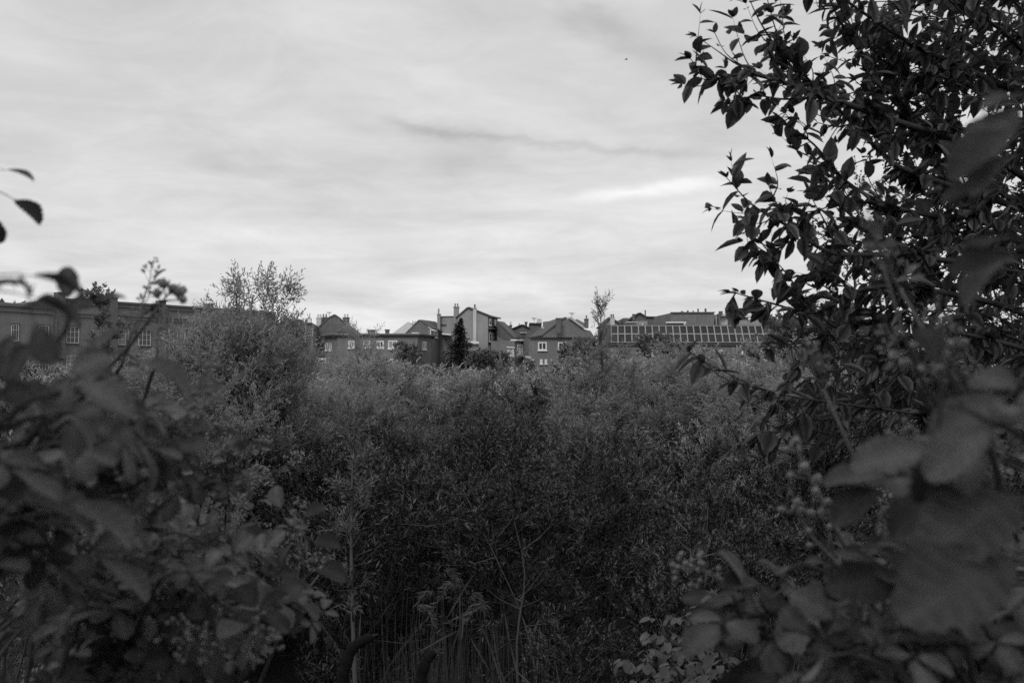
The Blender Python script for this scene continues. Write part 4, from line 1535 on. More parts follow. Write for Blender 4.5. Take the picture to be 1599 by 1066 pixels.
        for k in range(int(n * (0.55 if main else 0.35))):
            i = rg.randint(int(n * (0.22 if main else 0.1)), n - 2)
            p = cur[i]
            if project(np.array(list(p)))[0] < 1340 and rg.random() < 0.4:
                continue
            d = (cur[i + 1] - cur[i]).normalized()
            e = (d * 0.7 + Vector((rg.gauss(0, .5), rg.gauss(0, .6), rg.gauss(0.1, .55)))).normalized()
            ln = rg.uniform(0.10, 0.36) * (1.15 - 0.7 * i / n)
            q = p + e * ln + Vector((0, 0, rg.uniform(-0.02, 0.05)))
            md = (p + q) / 2 + Vector((rg.gauss(0, .02), rg.gauss(0, .02), -0.02))
            c2 = catmull([p, md, q], 4)
            tw.tube(local(root, c2), [0.0035 - 0.0004 * j for j in range(len(c2))], 4, cap=False)
            leafy(c2, 0.004, 0.1, 24)
    # inner twigs deeper in the crown, denser towards the trunk
    for k in range(520):
        px = 1650 - 380 * rg.random() ** 1.5
        py = rg.uniform(-40, 680)
        edge = 1345 if py < 230 else (1420 if py < 420 else (1350 if py < 500 else 1270))
        if px < edge + 40 * rg.random():
            continue
        Z = rg.uniform(4.3, 6.2)
        p = P(px, py, Z)
        e = Vector((rg.gauss(-0.5, .5), rg.gauss(0, .6), rg.gauss(0.15, .5))).normalized()
        q = p + e * rg.uniform(0.2, 0.5)
        c2 = catmull([p, (p + q) / 2 + Vector((0, 0, -.03)), q], 3)
        tw.tube(local(root, c2), [0.005 - 0.0005 * j for j in range(len(c2))], 4, cap=False)
        leafy(c2, 0.004, 0.0, 22)
    tw.build('twigs', M['bark_dark'], root)['kind'] = 'stuff'
    LP = np.array([list(v) for v in LP]) - np.array(O)
    LD = np.array([list(v) for v in LD])
    LN = np.array([list(v) for v in LN])
    LL, LW = np.array(LL), np.array(LW)
    px, py, f = project(LP + np.array(O))
    show = LL / f * ((px > 1030) & (px < 1600) & (py > -5) & (py < 720))
    clear = 1.0 + 1.2 * (px < 1290 - 0.1 * np.abs(py - 300))           # silhouetted leaves show whole
    order = np.argsort(-(show * clear))
    big, rest = order[:295], order[295:]
    meshes = [ell_leaf_mesh('plum_leaf', 1.0, w, 'broad_obj', c) for w, c in ((0.48, 0.1), (0.55, 0.2), (0.63, 0.15), (0.52, 0.3))]
    for i in big:
        put('leaf', meshes[rg.randrange(4)], root, basis(LP[i], LD[i], LN[i], float(LL[i])))
    V, F, tn = leaf_arrays(LP[rest], LD[rest], LN[rest], LL[rest], LW[rest], rn.uniform(0, 1, len(rest)), 'ell', 0.18)
    put('leaves', np_mesh('plum_leaves', V, F, M['broad'], tn), root)['kind'] = 'stuff'
    print('plum leaves', len(LL))


plum_tree()


# ------------------------------------------------------------------ brambles
def leaflet(mb, rg, base, d, n, L, Wd, curl, fold, vein):
    """ovate serrated blade, folded at the midrib, quilted between the side veins"""
    d = Vector(d).normalized()
    s = d.cross(Vector(n)).normalized()
    n = s.cross(d)
    T, Sx = 15, (-1, -0.55, -0.06, 0.06, 0.55, 1)
    vs = []
    skew = rg.uniform(-0.12, 0.12)
    for i in range(T + 1):
        t = i / T
        w = Wd * 0.5 * (2.35 * (t ** 0.62) * ((1 - t) ** 0.85) + 0.03) * (1.07 if i % 2 else 0.9) * rg.uniform(0.95, 1.05)
        if i == T:
            w = 0.0004
        up = 1 if i % 2 else 0
        for sx in Sx:
            a = abs(sx)
            z = fold * a * w - curl * L * t * t - (0.035 * Wd * up if 0.1 < a else 0) + 0.03 * Wd * math.sin(t * 7 + sx * 2.5 + skew * 30) * a
            vs.append(Vector(base) + d * (L * t + 0.55 * w * a) + s * (w * sx + skew * L * t * t) + n * z)
            vein.append(1.0 if a < 0.1 else (0.75 if up == 0 else 0.15))
    k = len(Sx)
    fs = [(i * k + j, i * k + j + 1, (i + 1) * k + j + 1, (i + 1) * k + j) for i in range(T) for j in range(k - 1)]
    mb.add(vs, fs)


def compound_leaf(seed, count, size=1.0):
    rg = random.Random(seed)
    mb = MB()
    pl = 0.045 * size
    vein = []
    a, b = Vector((0, 0, 0)), Vector((0, pl, 0.006))
    mb.tube([a, (a + b) / 2 + Vector((0, 0, 0.004)), b], [0.0016, 0.0013, 0.0011], 5)
    specs = [(0, 0.082, 0.058)]
    if count >= 3:
        specs += [(72, 0.066, 0.046), (-72, 0.066, 0.046)]
    if count >= 5:
        specs += [(125, 0.05, 0.034), (-125, 0.05, 0.034)]
    for ang, L, Wd in specs:
        an = R(ang + rg.uniform(-8, 8))
        d = Vector((math.sin(an), math.cos(an), rg.uniform(-0.25, 0.1)))
        n = Vector((rg.uniform(-.3, .3), rg.uniform(-.2, .2), 1))
        st = b + d.normalized() * (0.016 * size if ang == 0 else 0.004 * size)
        if ang == 0:
            mb.tube([b, st], 0.001, 4)
        vein += [0.6] * (len(mb.v) - len(vein))
        leaflet(mb, rg, st, d, n, L * size * rg.uniform(.9, 1.1), Wd * size * rg.uniform(.95, 1.1), rg.uniform(0.08, 0.28), rg.uniform(0.12, 0.4), vein)
    me = mb.mesh('bramble_leaf', M['bramble'], smooth_=True)
    at = me.attributes.new('vein', 'FLOAT', 'POINT')
    at.data.foreach_set('value', vein)
    return me


BL = [compound_leaf(1, 3), compound_leaf(2, 3), compound_leaf(3, 5), compound_leaf(4, 1), compound_leaf(5, 3), compound_leaf(6, 3)]


def bud_mesh(seed):
    rg = random.Random(seed)
    mb = MB()
    mb.ball((0, 0, 0.0035), 0.0042, 7, 5, 0, 1.15)
    for k in range(5):
        a = 2 * math.pi * k / 5 + rg.uniform(-.2, .2)
        o = Vector((math.cos(a), math.sin(a), 0))
        s = Vector((-o.y, o.x, 0))
        mb.add([o * .0022 + Vector((0, 0, .0005)), o * .0052 + s * .0016 + Vector((0, 0, .002)), o * .0068 + Vector((0, 0, .0055)), o * .0052 - s * .0016 + Vector((0, 0, .002))], [(0, 1, 2, 3)])
    return mb.mesh('bud', M['bud'], smooth_=True)


BUD = [bud_mesh(1), bud_mesh(2)]


def panicle_spec(seed):
    """axis and side stalks in local space (+Y along the shoot), with the bud spots"""
    rg = random.Random(seed)
    mb = MB()
    ax = catmull([(0, 0, 0), (0.004, 0.05, 0.004), (-0.004, 0.10, 0.0), (0.0, 0.145, 0.006)], 4)
    mb.tube(ax, [0.0022 - 0.00007 * i for i in range(len(ax))], 5)
    spots = [(ax[-1], Vector((0, 1, 0)))]
    for k in range(9):
        t = 0.2 + 0.8 * k / 9
        p = ax[int(t * (len(ax) - 1))]
        a = k * 2.4 + rg.uniform(-.3, .3)
        d = Vector((math.cos(a), rg.uniform(0.5, 1.0), math.sin(a))).normalized()
        ln = 0.042 * (1.15 - t) + 0.010
        q = p + d * ln
        mb.tube([p, q], [0.0011, 0.0008], 4)
        spots.append((q, d))
        for j in range(rg.choice([1, 2, 2, 3]) if t < 0.75 else 1):
            e = (d + Vector((rg.gauss(0, .7), rg.gauss(0.3, .4), rg.gauss(0, .7)))).normalized()
            q2 = q - d * ln * rg.uniform(0.1, 0.5)
            q3 = q2 + e * 0.016
            mb.tube([q2, q3], 0.0007, 4)
            spots.append((q3, e))
    return mb.mesh('flower_stalk', M['stalk'], smooth_=True), spots


PAN = [panicle_spec(41), panicle_spec(42), panicle_spec(43)]


def _joined_panicle(i):
    stalk, spots = PAN[i]
    mb = MB()
    for v, sp in ((BUD[0], spots),):
        for p, d in sp:
            mt = basis(p, d.orthogonal(), d, 1.05)
            k = [mt @ x.co for x in v.vertices]
            mb.add(k, [tuple(f.vertices) for f in v.polygons], 1)
    vs = [x.co.copy() for x in stalk.vertices]
    mb.add(vs, [tuple(f.vertices) for f in stalk.polygons], 0)
    return mb.mesh('flower_panicle', M['stalk'], M['bud'], smooth_=True)


PANJ = [_joined_panicle(i) for i in range(3)]


class Bramble:
    def __init__(self, seed, label, loc_px, group='brambles on the bank'):
        self.rg = random.Random(seed)
        p = P(*loc_px)
        p.z = gz(p.x, p.y)
        self.root = empty('bramble', p)
        tag(self.root, label, 'bramble', group)
        self.n = 0

    def leaf(self, p, d, n, size, k=None):
        if self.n >= 298:
            return
        k = self.rg.choice([0, 1, 1, 4, 5, 2, 3]) if k is None else k
        put('leaf', BL[k], self.root, basis(Vector(p) - self.root.location, d, n, size))
        self.n += 1

    def leaf_px(self, px, py, Z, ang, size=1.0, face=0.5, tilt=0.0, k=1, cane=None):
        """a leaf whose stalk starts at a point; ang = direction seen from the camera (0 right, 90 up); face = how far it turns to the camera"""
        a = R(ang)
        d = Vector((math.cos(a), tilt, math.sin(a)))
        n = Vector((self.rg.gauss(0, .15), -face, 1 - face * 0.6))
        self.leaf(P(px, py, Z), d, n, size, k)

    def panicle(self, p, d, size=1.0, near=False):
        rg = self.rg
        m4 = basis(Vector(p) - self.root.location, d, Vector((rg.gauss(0, 1), rg.gauss(0, 1), rg.gauss(0, 1))), size)
        i = rg.randrange(3)
        if not near:
            put('flower_panicle', PANJ[i], self.root, m4)
            return
        st, spots = PAN[i]
        o = put('flower_panicle', st, self.root, m4)
        for q, e in spots:
            put('bud', BUD[rg.randrange(2)], o, basis(q, e.orthogonal(), e, rg.uniform(0.85, 1.25)))

    def raceme(self, ctrl, r=0.0024, start=0.35, n=16, size=1.2):
        """upright flower stalk set with single stalked buds"""
        rg = self.rg
        cur = catmull([P(*q) for q in ctrl], 8)
        k = len(cur)
        mb = MB()
        mb.tube(local(self.root, cur), [r * (1 - 0.5 * i / (k - 1)) for i in range(k)], 7)
        spots = [(cur[-1] - self.root.location, (cur[-1] - cur[-2]).normalized())]
        for j in range(n):
            t = start + (0.98 - start) * j / (n - 1)
            i = min(int(t * (k - 1)), k - 2)
            d = (cur[i + 1] - cur[i]).normalized()
            e = (d * 0.8 + d.cross(Vector((rg.gauss(0, 1), rg.gauss(0, 1), rg.gauss(0, 1)))).normalized()).normalized()
            b = cur[i].lerp(cur[i + 1], rg.random()) - self.root.location
            q = b + e * rg.uniform(0.007, 0.026) * (1.3 - 0.7 * t)
            mb.tube([b, q], [0.0011, 0.0008], 5)
            spots.append((q, e))
        o = mb.build('flower_panicle', M['stalk'], self.root, True)
        for q, e in spots:
            put('bud', BUD[rg.randrange(2)], o, basis(q, e.orthogonal(), e, size * rg.uniform(0.8, 1.25)))

    def cane(self, ctrl, r=0.0035, leaves=14.0, start=0.15, size=1.0, tip=None, laterals=0, near=False, jit=0.0, aim=None, face=0.12, droop=0.25):
        """ctrl: (px, py, Z) points; leaves per metre set alternately; tip 'p' ends in a flower panicle"""
        rg = self.rg
        pts = [P(px + rg.gauss(0, jit), py + rg.gauss(0, jit), Z * (1 + rg.gauss(0, jit / 400.0))) for px, py, Z in ctrl]
        cur = catmull(pts, 8)
        n = len(cur)
        mb = MB()
        mb.tube(local(self.root, cur), [r * (1 - 0.65 * i / (n - 1)) for i in range(n)], 7)
        # prickles
        for i in range(2, n - 1, 2):
            d = (cur[i + 1] - cur[i]).normalized()
            s = d.cross(Vector((rg.gauss(0, 1), rg.gauss(0, 1), rg.gauss(0, 1)))).normalized()
            b = cur[i] - self.root.location
            rr = r * (1 - 0.65 * i / n)
            mb.tube([b + s * rr * 0.6, b + s * (rr + 0.004) - d * 0.002], [0.0012, 0.0002], 3, cap=False)
        mb.build('cane', M['cane'], self.root, True)
        acc, side = 0.0, 1
        for i in range(1, n):
            seg = cur[i] - cur[i - 1]
            if i / n < start:
                continue
            acc += seg.length * leaves * 1.7
            while acc > 0:
                acc -= 1.0
                p = cur[i - 1].lerp(cur[i], rg.random())
                d = seg.normalized()
                lat = d.cross(Vector((rg.gauss(0, .5), rg.gauss(-.6, .5), rg.gauss(0.4, .5)))).normalized() * side
                side = -side
                ld = d * rg.uniform(0.0, 0.6) + lat + Vector((0, rg.gauss(-.1, .3), rg.uniform(-droop * 1.6, 0.25)))
                if aim is not None:
                    ld += Vector(aim) * rg.uniform(0.4, 1.1)
                nn = Vector((rg.gauss(0, .38), rg.gauss(-face, .3), 1))
                self.leaf(p, ld.normalized(), nn, size * rg.uniform(0.5, 1.05))
        for k in range(laterals):
            i = rg.randint(int(n * 0.35), n - 2)
            d = (cur[i + 1] - cur[i]).normalized()
            e = (d * 0.6 + Vector((rg.gauss(0, .5), rg.gauss(-.1, .4), abs(rg.gauss(0.7, .4))))).normalized()
            q = cur[i] + e * rg.uniform(0.05, 0.14)
            m2 = MB()
            m2.tube(local(self.root, [cur[i], (cur[i] + q) / 2 + Vector((0, 0, -.004)), q]), [r * 0.5, r * .45, r * .4], 5)
            m2.build('side_shoot', M['stalk'], self.root, True)
            self.panicle(q, (e + Vector((0, 0, .3))).normalized(), rg.uniform(0.6, 1.0) * size, near)
            self.leaf(q, (e + Vector((rg.gauss(0, .6), 0, -.2))), (rg.gauss(0, .3), -face, 1), size * .7)
        if tip == 'p':
            self.panicle(cur[-1], (cur[-1] - cur[-2]).normalized(), size, near)
        elif tip == 'l':
            d = (cur[-1] - cur[-2]).normalized()
            for k in range(3):
                self.leaf(cur[-1], d + Vector((rg.gauss(0, .6), rg.gauss(0, .3), rg.gauss(0, .5))), (rg.gauss(0, .4), -face, 1), size * .6)
        return cur


def brambles():
    # ---- on the near side of the factory view
    b = Bramble(1, 'blurred bramble tips against the sky over the low factory wing', (-60, 900, 0.8))
    b.cane([(-150, 1000, .9), (-70, 690, .85), (10, 560, .8), (90, 530, .77), (110, 492, .76)], leaves=0, start=.55, size=0.42)
    b.leaf_px(108, 505, .76, 100, .3, .3, 0, 1)
    b.leaf_px(108, 500, .76, 35, .34, .2, 0, 3)
    b.leaf_px(104, 503, .76, 150, .28, .2, 0, 3)
    b.cane([(-140, 800, .7), (-60, 520, .68), (-20, 450, .66), (30, 440, .64), (50, 460, .64)], leaves=0, start=.6, size=0.48)
    b.leaf_px(42, 452, .64, -75, .38, .75, 0, 3)
    b.leaf_px(-30, 440, .64, 5, .5, .05, 0, 3)
    b.leaf_px(-30, 460, .64, -5, .5, .05, 0, 3)
    b.cane([(-200, 700, 1.0), (-120, 420, 1.0), (-60, 310, 1.02), (-14, 296, 1.02)], leaves=0, start=.7, size=0.48)
    b.leaf_px(-16, 296, 1.02, -25, .45, .5, 0, 3)
    b.leaf_px(-20, 300, 1.02, -80, .4, .4, 0, 3)
    b.leaf_px(-30, 270, 1.02, 5, .4, .2, 0, 3)

    b = Bramble(2, 'bramble with large soft blurred leaves in front of the factory', (0, 1000, 0.75))
    for k in range(3):
        b.cane([(-160, 900, .8), (-60, 720, .76), (40, 645 + 14 * k, .74 + .03 * k), (130, 618 + 16 * k, .76 + .03 * k), (215, 628 + 24 * k, .8 + .03 * k)], leaves=17, start=.3, size=0.49, jit=14, aim=(.5, 0, 0), face=.1)
    b.leaf_px(75, 555, .72, 170, .6, .3, 0, 3)
    b.leaf_px(135, 548, .72, -12, .6, .3, 0, 3)
    b.leaf_px(60, 575, .75, -20, .55, .6, 0, 1)

    b = Bramble(3, 'two long bare bramble canes ending in flower buds above the factory', (60, 1000, 1.2))
    b.cane([(20, 800, 1.25), (70, 672, 1.2), (130, 612, 1.2), (195, 548, 1.2), (232, 500, 1.2), (250, 475, 1.2)], r=.0036, leaves=2, start=.2, size=0.29, near=True)
    b.cane([(160, 900, 1.5), (205, 700, 1.45), (232, 600, 1.42), (243, 570, 1.4), (246, 545, 1.4)], r=.0042, leaves=6, start=.3, tip='p', size=0.42, near=True, laterals=0)
    b.raceme([(240, 490, 1.2), (254, 470, 1.2), (266, 455, 1.2)], start=.4, n=5, r=.0018, size=1.3)
    b.cane([(150, 700, 1.5), (180, 590, 1.45), (190, 570, 1.4), (195, 548, 1.4)], leaves=14, start=.2, tip='p', size=0.41, near=True, laterals=2)

    b = Bramble(4, 'bramble with curled dark leaf hanging beside the bare cane', (60, 1100, 0.95))
    for k in range(6):
        b.cane([(-140, 980, .95), (-20, 800, .95), (60, 690 + 10 * k, .95), (150, 640 + 16 * k, .97), (225 + 8 * k, 650 + 18 * k, 1.0), (285, 680 + 20 * k, 1.05)], leaves=17, start=.2, size=0.53, jit=16, aim=(.5, 0, -.1), laterals=1 if k % 2 else 0, face=.1)
    b.leaf_px(150, 612, .95, -85, .6, .9, .2, 3)
    b.leaf_px(150, 720, .95, 15, .5, .1, 0, 3)

    b = Bramble(5, 'flowering bramble packed with small pale buds beside the willow sapling', (300, 1000, 2.4))
    for k in range(13):
        x = 225 + k * 12
        b.cane([(x - 60, 1010, 2.5), (x - 40, 860, 2.5 + .03 * k), (x - 10, 730, 2.45), (x + 4, 655 + 9 * k, 2.4), (x + 22, 650 + 13 * k, 2.35)], leaves=12, start=.2, size=0.51, jit=18, tip='p', laterals=4, face=.1)

    b = Bramble(6, 'bramble with broad pale leaf pushed in low over the dark hollow', (0, 1200, 0.8))
    for k in range(5):
        b.cane([(-160, 1150, .85), (-90, 950, .8), (-30, 830, .8), (40, 775 + 14 * k, .82), (100, 790 + 26 * k, .86)], leaves=16, start=.2, size=0.54, jit=14, aim=(.5, 0, 0))
    b.leaf_px(-60, 770, .78, -5, .78, .3, 0, 3)
    b.leaf_px(20, 768, .78, -14, .75, .3, 0, 3)
    b.leaf_px(95, 840, .95, -30, .7, .25, 0, 1)

    b = Bramble(7, 'bramble mound with shaded leaves at the lower corner', (100, 1250, 1.2))
    for k in range(8):
        b.cane([(-60 + 20 * k, 1250, 1.2), (0 + 30 * k, 1060, 1.2), (60 + 32 * k, 930, 1.2), (140 + 32 * k, 880 + 12 * k, 1.25), (220 + 30 * k, 930 + 10 * k, 1.3)], leaves=20, start=.1, size=0.58, jit=24, aim=(.3, 0, -.2), laterals=0)
    b = Bramble(8, 'bramble slope of overlapping leaves below the pale flowering canes', (250, 1250, 1.6))
    for k in range(9):
        b.cane([(40 + 20 * k, 1150, 1.7), (120 + 24 * k, 980, 1.65), (170 + 27 * k, 850 + 8 * k, 1.6), (230 + 26 * k, 815 + 14 * k, 1.6), (300 + 24 * k, 850 + 16 * k, 1.62)], leaves=20, start=.1, size=0.58, jit=22, aim=(.4, 0, -.15), laterals=0)
    b = Bramble(9, 'bramble sprig with three pale leaves standing clear of the mound', (330, 1150, 1.7))
    b.cane([(360, 1100, 1.75), (405, 990, 1.72), (440, 900, 1.7), (452, 850, 1.7), (450, 815, 1.7)], leaves=7, start=.3, size=0.51, face=.1)
    for q in ((450, 822, 110, .55), (455, 826, 40, .5), (450, 850, 160, .6), (456, 850, 5, .6), (452, 880, -10, .75), (448, 890, 190, .6)):
        b.leaf_px(q[0], q[1], 1.7, q[2], q[3], .75, 0, 3)
    b.cane([(400, 1080, 1.9), (450, 960, 1.9), (480, 900, 1.85), (470, 850, 1.8)], leaves=7, start=.3, size=0.41, laterals=4, tip='p', near=True)
    b.cane([(380, 1060, 1.7), (420, 990, 1.7), (455, 940, 1.65), (470, 915, 1.65)], leaves=7, start=.3, size=0.41, laterals=2, tip='p', near=True)
    b = Bramble(10, 'low bramble spray with upright bud shoots at the bottom edge', (150, 1250, 1.3))
    for k in range(5):
        b.cane([(40 + 50 * k, 1180, 1.35), (90 + 52 * k, 1060, 1.3), (150 + 50 * k, 985 + 10 * k, 1.25), (195 + 48 * k, 960 + 14 * k, 1.2)], leaves=11, start=.1, size=0.51, jit=16, tip='p', laterals=1, near=True)

    b = Bramble(11, 'flat-topped bramble layer roofing over the dark lower leaves', (60, 1150, 1.3))
    for k in range(13):
        z0 = .95 + .1 * k
        b.cane([(-260, 1000, z0), (-170, 830, z0), (-60, 775 - 3 * k, z0 + .05), (80, 770 - 2 * k, z0 + .12), (200 + 8 * k, 790 - 2 * k, z0 + .2)], leaves=13, start=.25, size=.62, jit=14, aim=(.5, 0, -.05), face=.1)
    b = Bramble(12, 'second bramble layer arching over the mound below the pale sprig', (200, 1200, 1.6))
    for k in range(10):
        z0 = 1.3 + .1 * k
        b.cane([(-60, 1050, z0), (60, 930, z0), (180, 860 - 2 * k, z0 + .05), (290, 850, z0 + .1), (380 + 5 * k, 880, z0 + .15)], leaves=14, start=.2, size=.6, jit=14, aim=(.5, 0, -.05), face=.1)

    # ---- on the near side of the solar roof view
    b = Bramble(21, 'very near bramble cane blurred along the side edge of the view', (1640, 1100, 0.45))
    b.cane([(1660, 1250, .62), (1650, 850, .6), (1640, 560, .58), (1636, 260, .58), (1620, 60, .6), (1610, -60, .62)], r=.004, leaves=4, start=.1, size=0.48)
    b.leaf_px(1680, 175, .58, 197, .6, .4, 0, 3)
    b.leaf_px(1665, 160, .60, 172, .38, .2, 0, 3)
    b.leaf_px(1640, 215, .58, 205, .42, .3, 0, 3)
    b.leaf_px(1660, 120, .60, 215, .55, .6, 0, 3)
    b.leaf_px(1650, 320, .60, 165, .5, .2, 0, 3)
    b.leaf_px(1640, 375, .62, 205, .5, .1, 0, 3)
    b.leaf_px(1640, 365, .66, 185, .45, .15, 0, 3)
    b.leaf_px(1665, 420, .60, 170, .5, .4, 0, 3)

    b = Bramble(22, 'bramble with huge out-of-focus leaf covering the side of the thicket', (1560, 1150, 0.45))
    b.cane([(1760, 1250, .62), (1700, 900, .6), (1640, 720, .58), (1530, 650, .58), (1480, 630, .6)], leaves=5, start=.4, size=0.48)
    b.leaf_px(1470, 590, .60, -95, .6, .55, 0, 3)
    b.leaf_px(1475, 625, .60, 100, .35, .8, 0, 3)
    b.leaf_px(1640, 640, .58, 200, .6, .45, 0, 3)
    b.leaf_px(1650, 575, .62, 215, .6, .4, 0, 1)
    b.leaf_px(1700, 740, .62, 192, .95, .5, -.35, 3)
    b.leaf_px(1700, 840, .6, 188, 1.0, .5, -.35, 3)
    b.leaf_px(1560, 700, .62, 190, .6, .3, 0, 1)
    b.leaf_px(1540, 735, .70, 205, .6, .3, 0, 3)

    b = Bramble(23, 'bramble with rounded flower-bud sprays above the huge leaf', (1480, 1150, 0.85))
    b.cane([(1560, 900, .9), (1530, 720, .88), (1500, 640, .86), (1485, 590, .85), (1480, 565, .85)], leaves=5, start=.4, size=0.37, tip='p', laterals=0, near=True)
    b.cane([(1540, 800, .9), (1490, 680, .87), (1450, 610, .86), (1425, 575, .85)], leaves=4, start=.5, size=0.34, tip='p', laterals=1, near=True)
    b.cane([(1570, 780, .9), (1540, 680, .88), (1520, 630, .86), (1500, 585, .85)], leaves=4, start=.5, size=0.34, tip='p', laterals=2, near=True)
    b.cane([(1560, 760, .92), (1545, 690, .9), (1530, 640, .9)], leaves=4, start=.5, size=0.34, tip='p', near=True)

    b.raceme([(1545, 690, .9), (1525, 645, .9), (1505, 605, .9), (1490, 570, .9), (1484, 545, .9)], start=.35, n=9, size=1.0)
    b.raceme([(1500, 640, .9), (1470, 600, .9), (1445, 575, .9), (1420, 568, .9)], start=.3, n=7, size=1.0)
    b = Bramble(24, 'long pale bramble flower stalk leaning over the dark thicket', (1400, 1250, 1.1))
    b.cane([(1450, 1120, 1.12), (1390, 960, 1.1), (1335, 880, 1.1), (1312, 840, 1.1), (1296, 810, 1.1), (1285, 790, 1.1)], r=.0034, leaves=4, start=.2, size=0.5, laterals=0, near=True)
    b.raceme([(1345, 895, 1.1), (1320, 850, 1.1), (1296, 808, 1.1), (1274, 765, 1.1), (1256, 727, 1.1), (1242, 698, 1.1)], r=.0030, start=.3, n=10, size=1.05)
    b.raceme([(1335, 905, 1.15), (1300, 872, 1.15), (1268, 838, 1.15), (1250, 808, 1.15), (1243, 796, 1.15)], start=.3, n=7, size=.9)
    b.cane([(1390, 1000, 1.12), (1320, 895, 1.1), (1300, 880, 1.1), (1280, 862, 1.1)], r=.0026, leaves=4, start=.2, size=0.45, laterals=0, near=True)
    b.cane([(1460, 1000, 1.0), (1420, 900, 1.0), (1390, 830, 1.0), (1375, 790, 1.0)], leaves=9, start=.2, size=0.41, tip='p', laterals=1, near=True)
    b.leaf_px(1440, 740, .8, 200, .6, .5, 0, 3)
    b.leaf_px(1450, 745, .8, 185, .55, .2, 0, 1)

    b = Bramble(25, 'bramble with broad angular leaves spread over the lower thicket edge', (1250, 1250, 1.15))
    for k in range(7):
        b.cane([(1500 - 10 * k, 1180, 1.2), (1400 - 16 * k, 1030, 1.15), (1330 - 22 * k, 945 + 10 * k, 1.12), (1250 - 18 * k, 905 + 14 * k, 1.1), (1185 - 8 * k, 900 + 18 * k, 1.08)], leaves=11, start=.15, size=0.61, jit=18, aim=(-.5, 0, -.1), tip='p' if k == 1 else None, laterals=0, near=True, face=.1)
    b.leaf_px(1230, 915, 1.08, 215, .8, .7, 0, 3)
    b.leaf_px(1225, 960, 1.05, 235, .85, .75, 0, 3)
    b.leaf_px(1400, 930, 1.0, 195, 0.95, .6, 0, 3)
    b.leaf_px(1500, 900, .85, 190, 0.75, .6, 0, 1)

    b = Bramble(26, 'dark bramble tangle filling the bottom corner below the huge leaf', (1480, 1300, 0.9))
    for k in range(8):
        b.cane([(1650 - 16 * k, 1300, .9), (1590 - 20 * k, 1120, .9), (1540 - 26 * k, 990 + 8 * k, .9), (1460 - 24 * k, 930 + 16 * k, .92), (1390 - 20 * k, 960 + 16 * k, .95)], leaves=15, start=.1, size=0.58, jit=20, aim=(-.3, 0, -.2), laterals=1 if k % 3 == 0 else 0, near=True)
    b = Bramble(29, 'bramble layer spreading flat over the black corner hollow', (1500, 1200, 1.2))
    for k in range(10):
        z0 = .9 + .1 * k
        b.cane([(1800, 1050, z0), (1700, 940, z0), (1580, 890, z0 + .05), (1470, 880, z0 + .1), (1370 - 6 * k, 900, z0 + .15)], leaves=12, start=.2, size=.62, jit=14, aim=(-.5, 0, -.05), face=.1)
    b = Bramble(27, 'bramble bank in shade between the flower stalk and the side edge', (1450, 1200, 1.7))
    for k in range(8):
        b.cane([(1720 - 20 * k, 1200, 1.8), (1670 - 22 * k, 1000, 1.75), (1620 - 24 * k, 880 + 10 * k, 1.7), (1560 - 22 * k, 830 + 16 * k, 1.7), (1500 - 20 * k, 850 + 18 * k, 1.7)], leaves=15, start=.1, size=0.58, jit=20, aim=(-.3, 0, -.1), laterals=1)
    b = Bramble(28, 'bramble climbing into the shade under the broad-leaved branches', (1560, 1000, 2.2))
    for k in range(6):
        b.cane([(1800 - 20 * k, 1000, 2.4), (1740 - 22 * k, 820, 2.3), (1680 - 22 * k, 700 + 10 * k, 2.25), (1620 - 20 * k, 660 + 16 * k, 2.2), (1570 - 18 * k, 690 + 18 * k, 2.2)], leaves=13, start=.1, size=0.58, jit=20, aim=(-.3, 0, -.1))


brambles()


# ------------------------------------------------------------------ knotweed, herbs, reeds, posts, bird
def heart_leaf(seed):
    rg = random.Random(seed)
    mb = MB()
    n = 7
    vs = []
    for i in range(n + 1):
        t = i / n
        w = 0.46 * (1 - t) ** 0.75 * (0.55 + 1.1 * t) * (1.0 if i < n else 0)
        back = -0.10 if i == 0 else 0
        for s in (-1, -.5, 0, .5, 1):
            vs.append((w * s, t + back * abs(s), 0.16 * abs(s) * w - 0.22 * t * t + 0.012 * math.sin(9 * t + 3 * s + seed)))
    fs = [(i * 5 + j, i * 5 + j + 1, i * 5 + j + 6, i * 5 + j + 5) for i in range(n) for j in range(4)]
    mb.add(vs, fs)
    return mb.mesh('knotweed_leaf', M['knotweed'], smooth_=True)


HL = [heart_leaf(i) for i in range(3)]


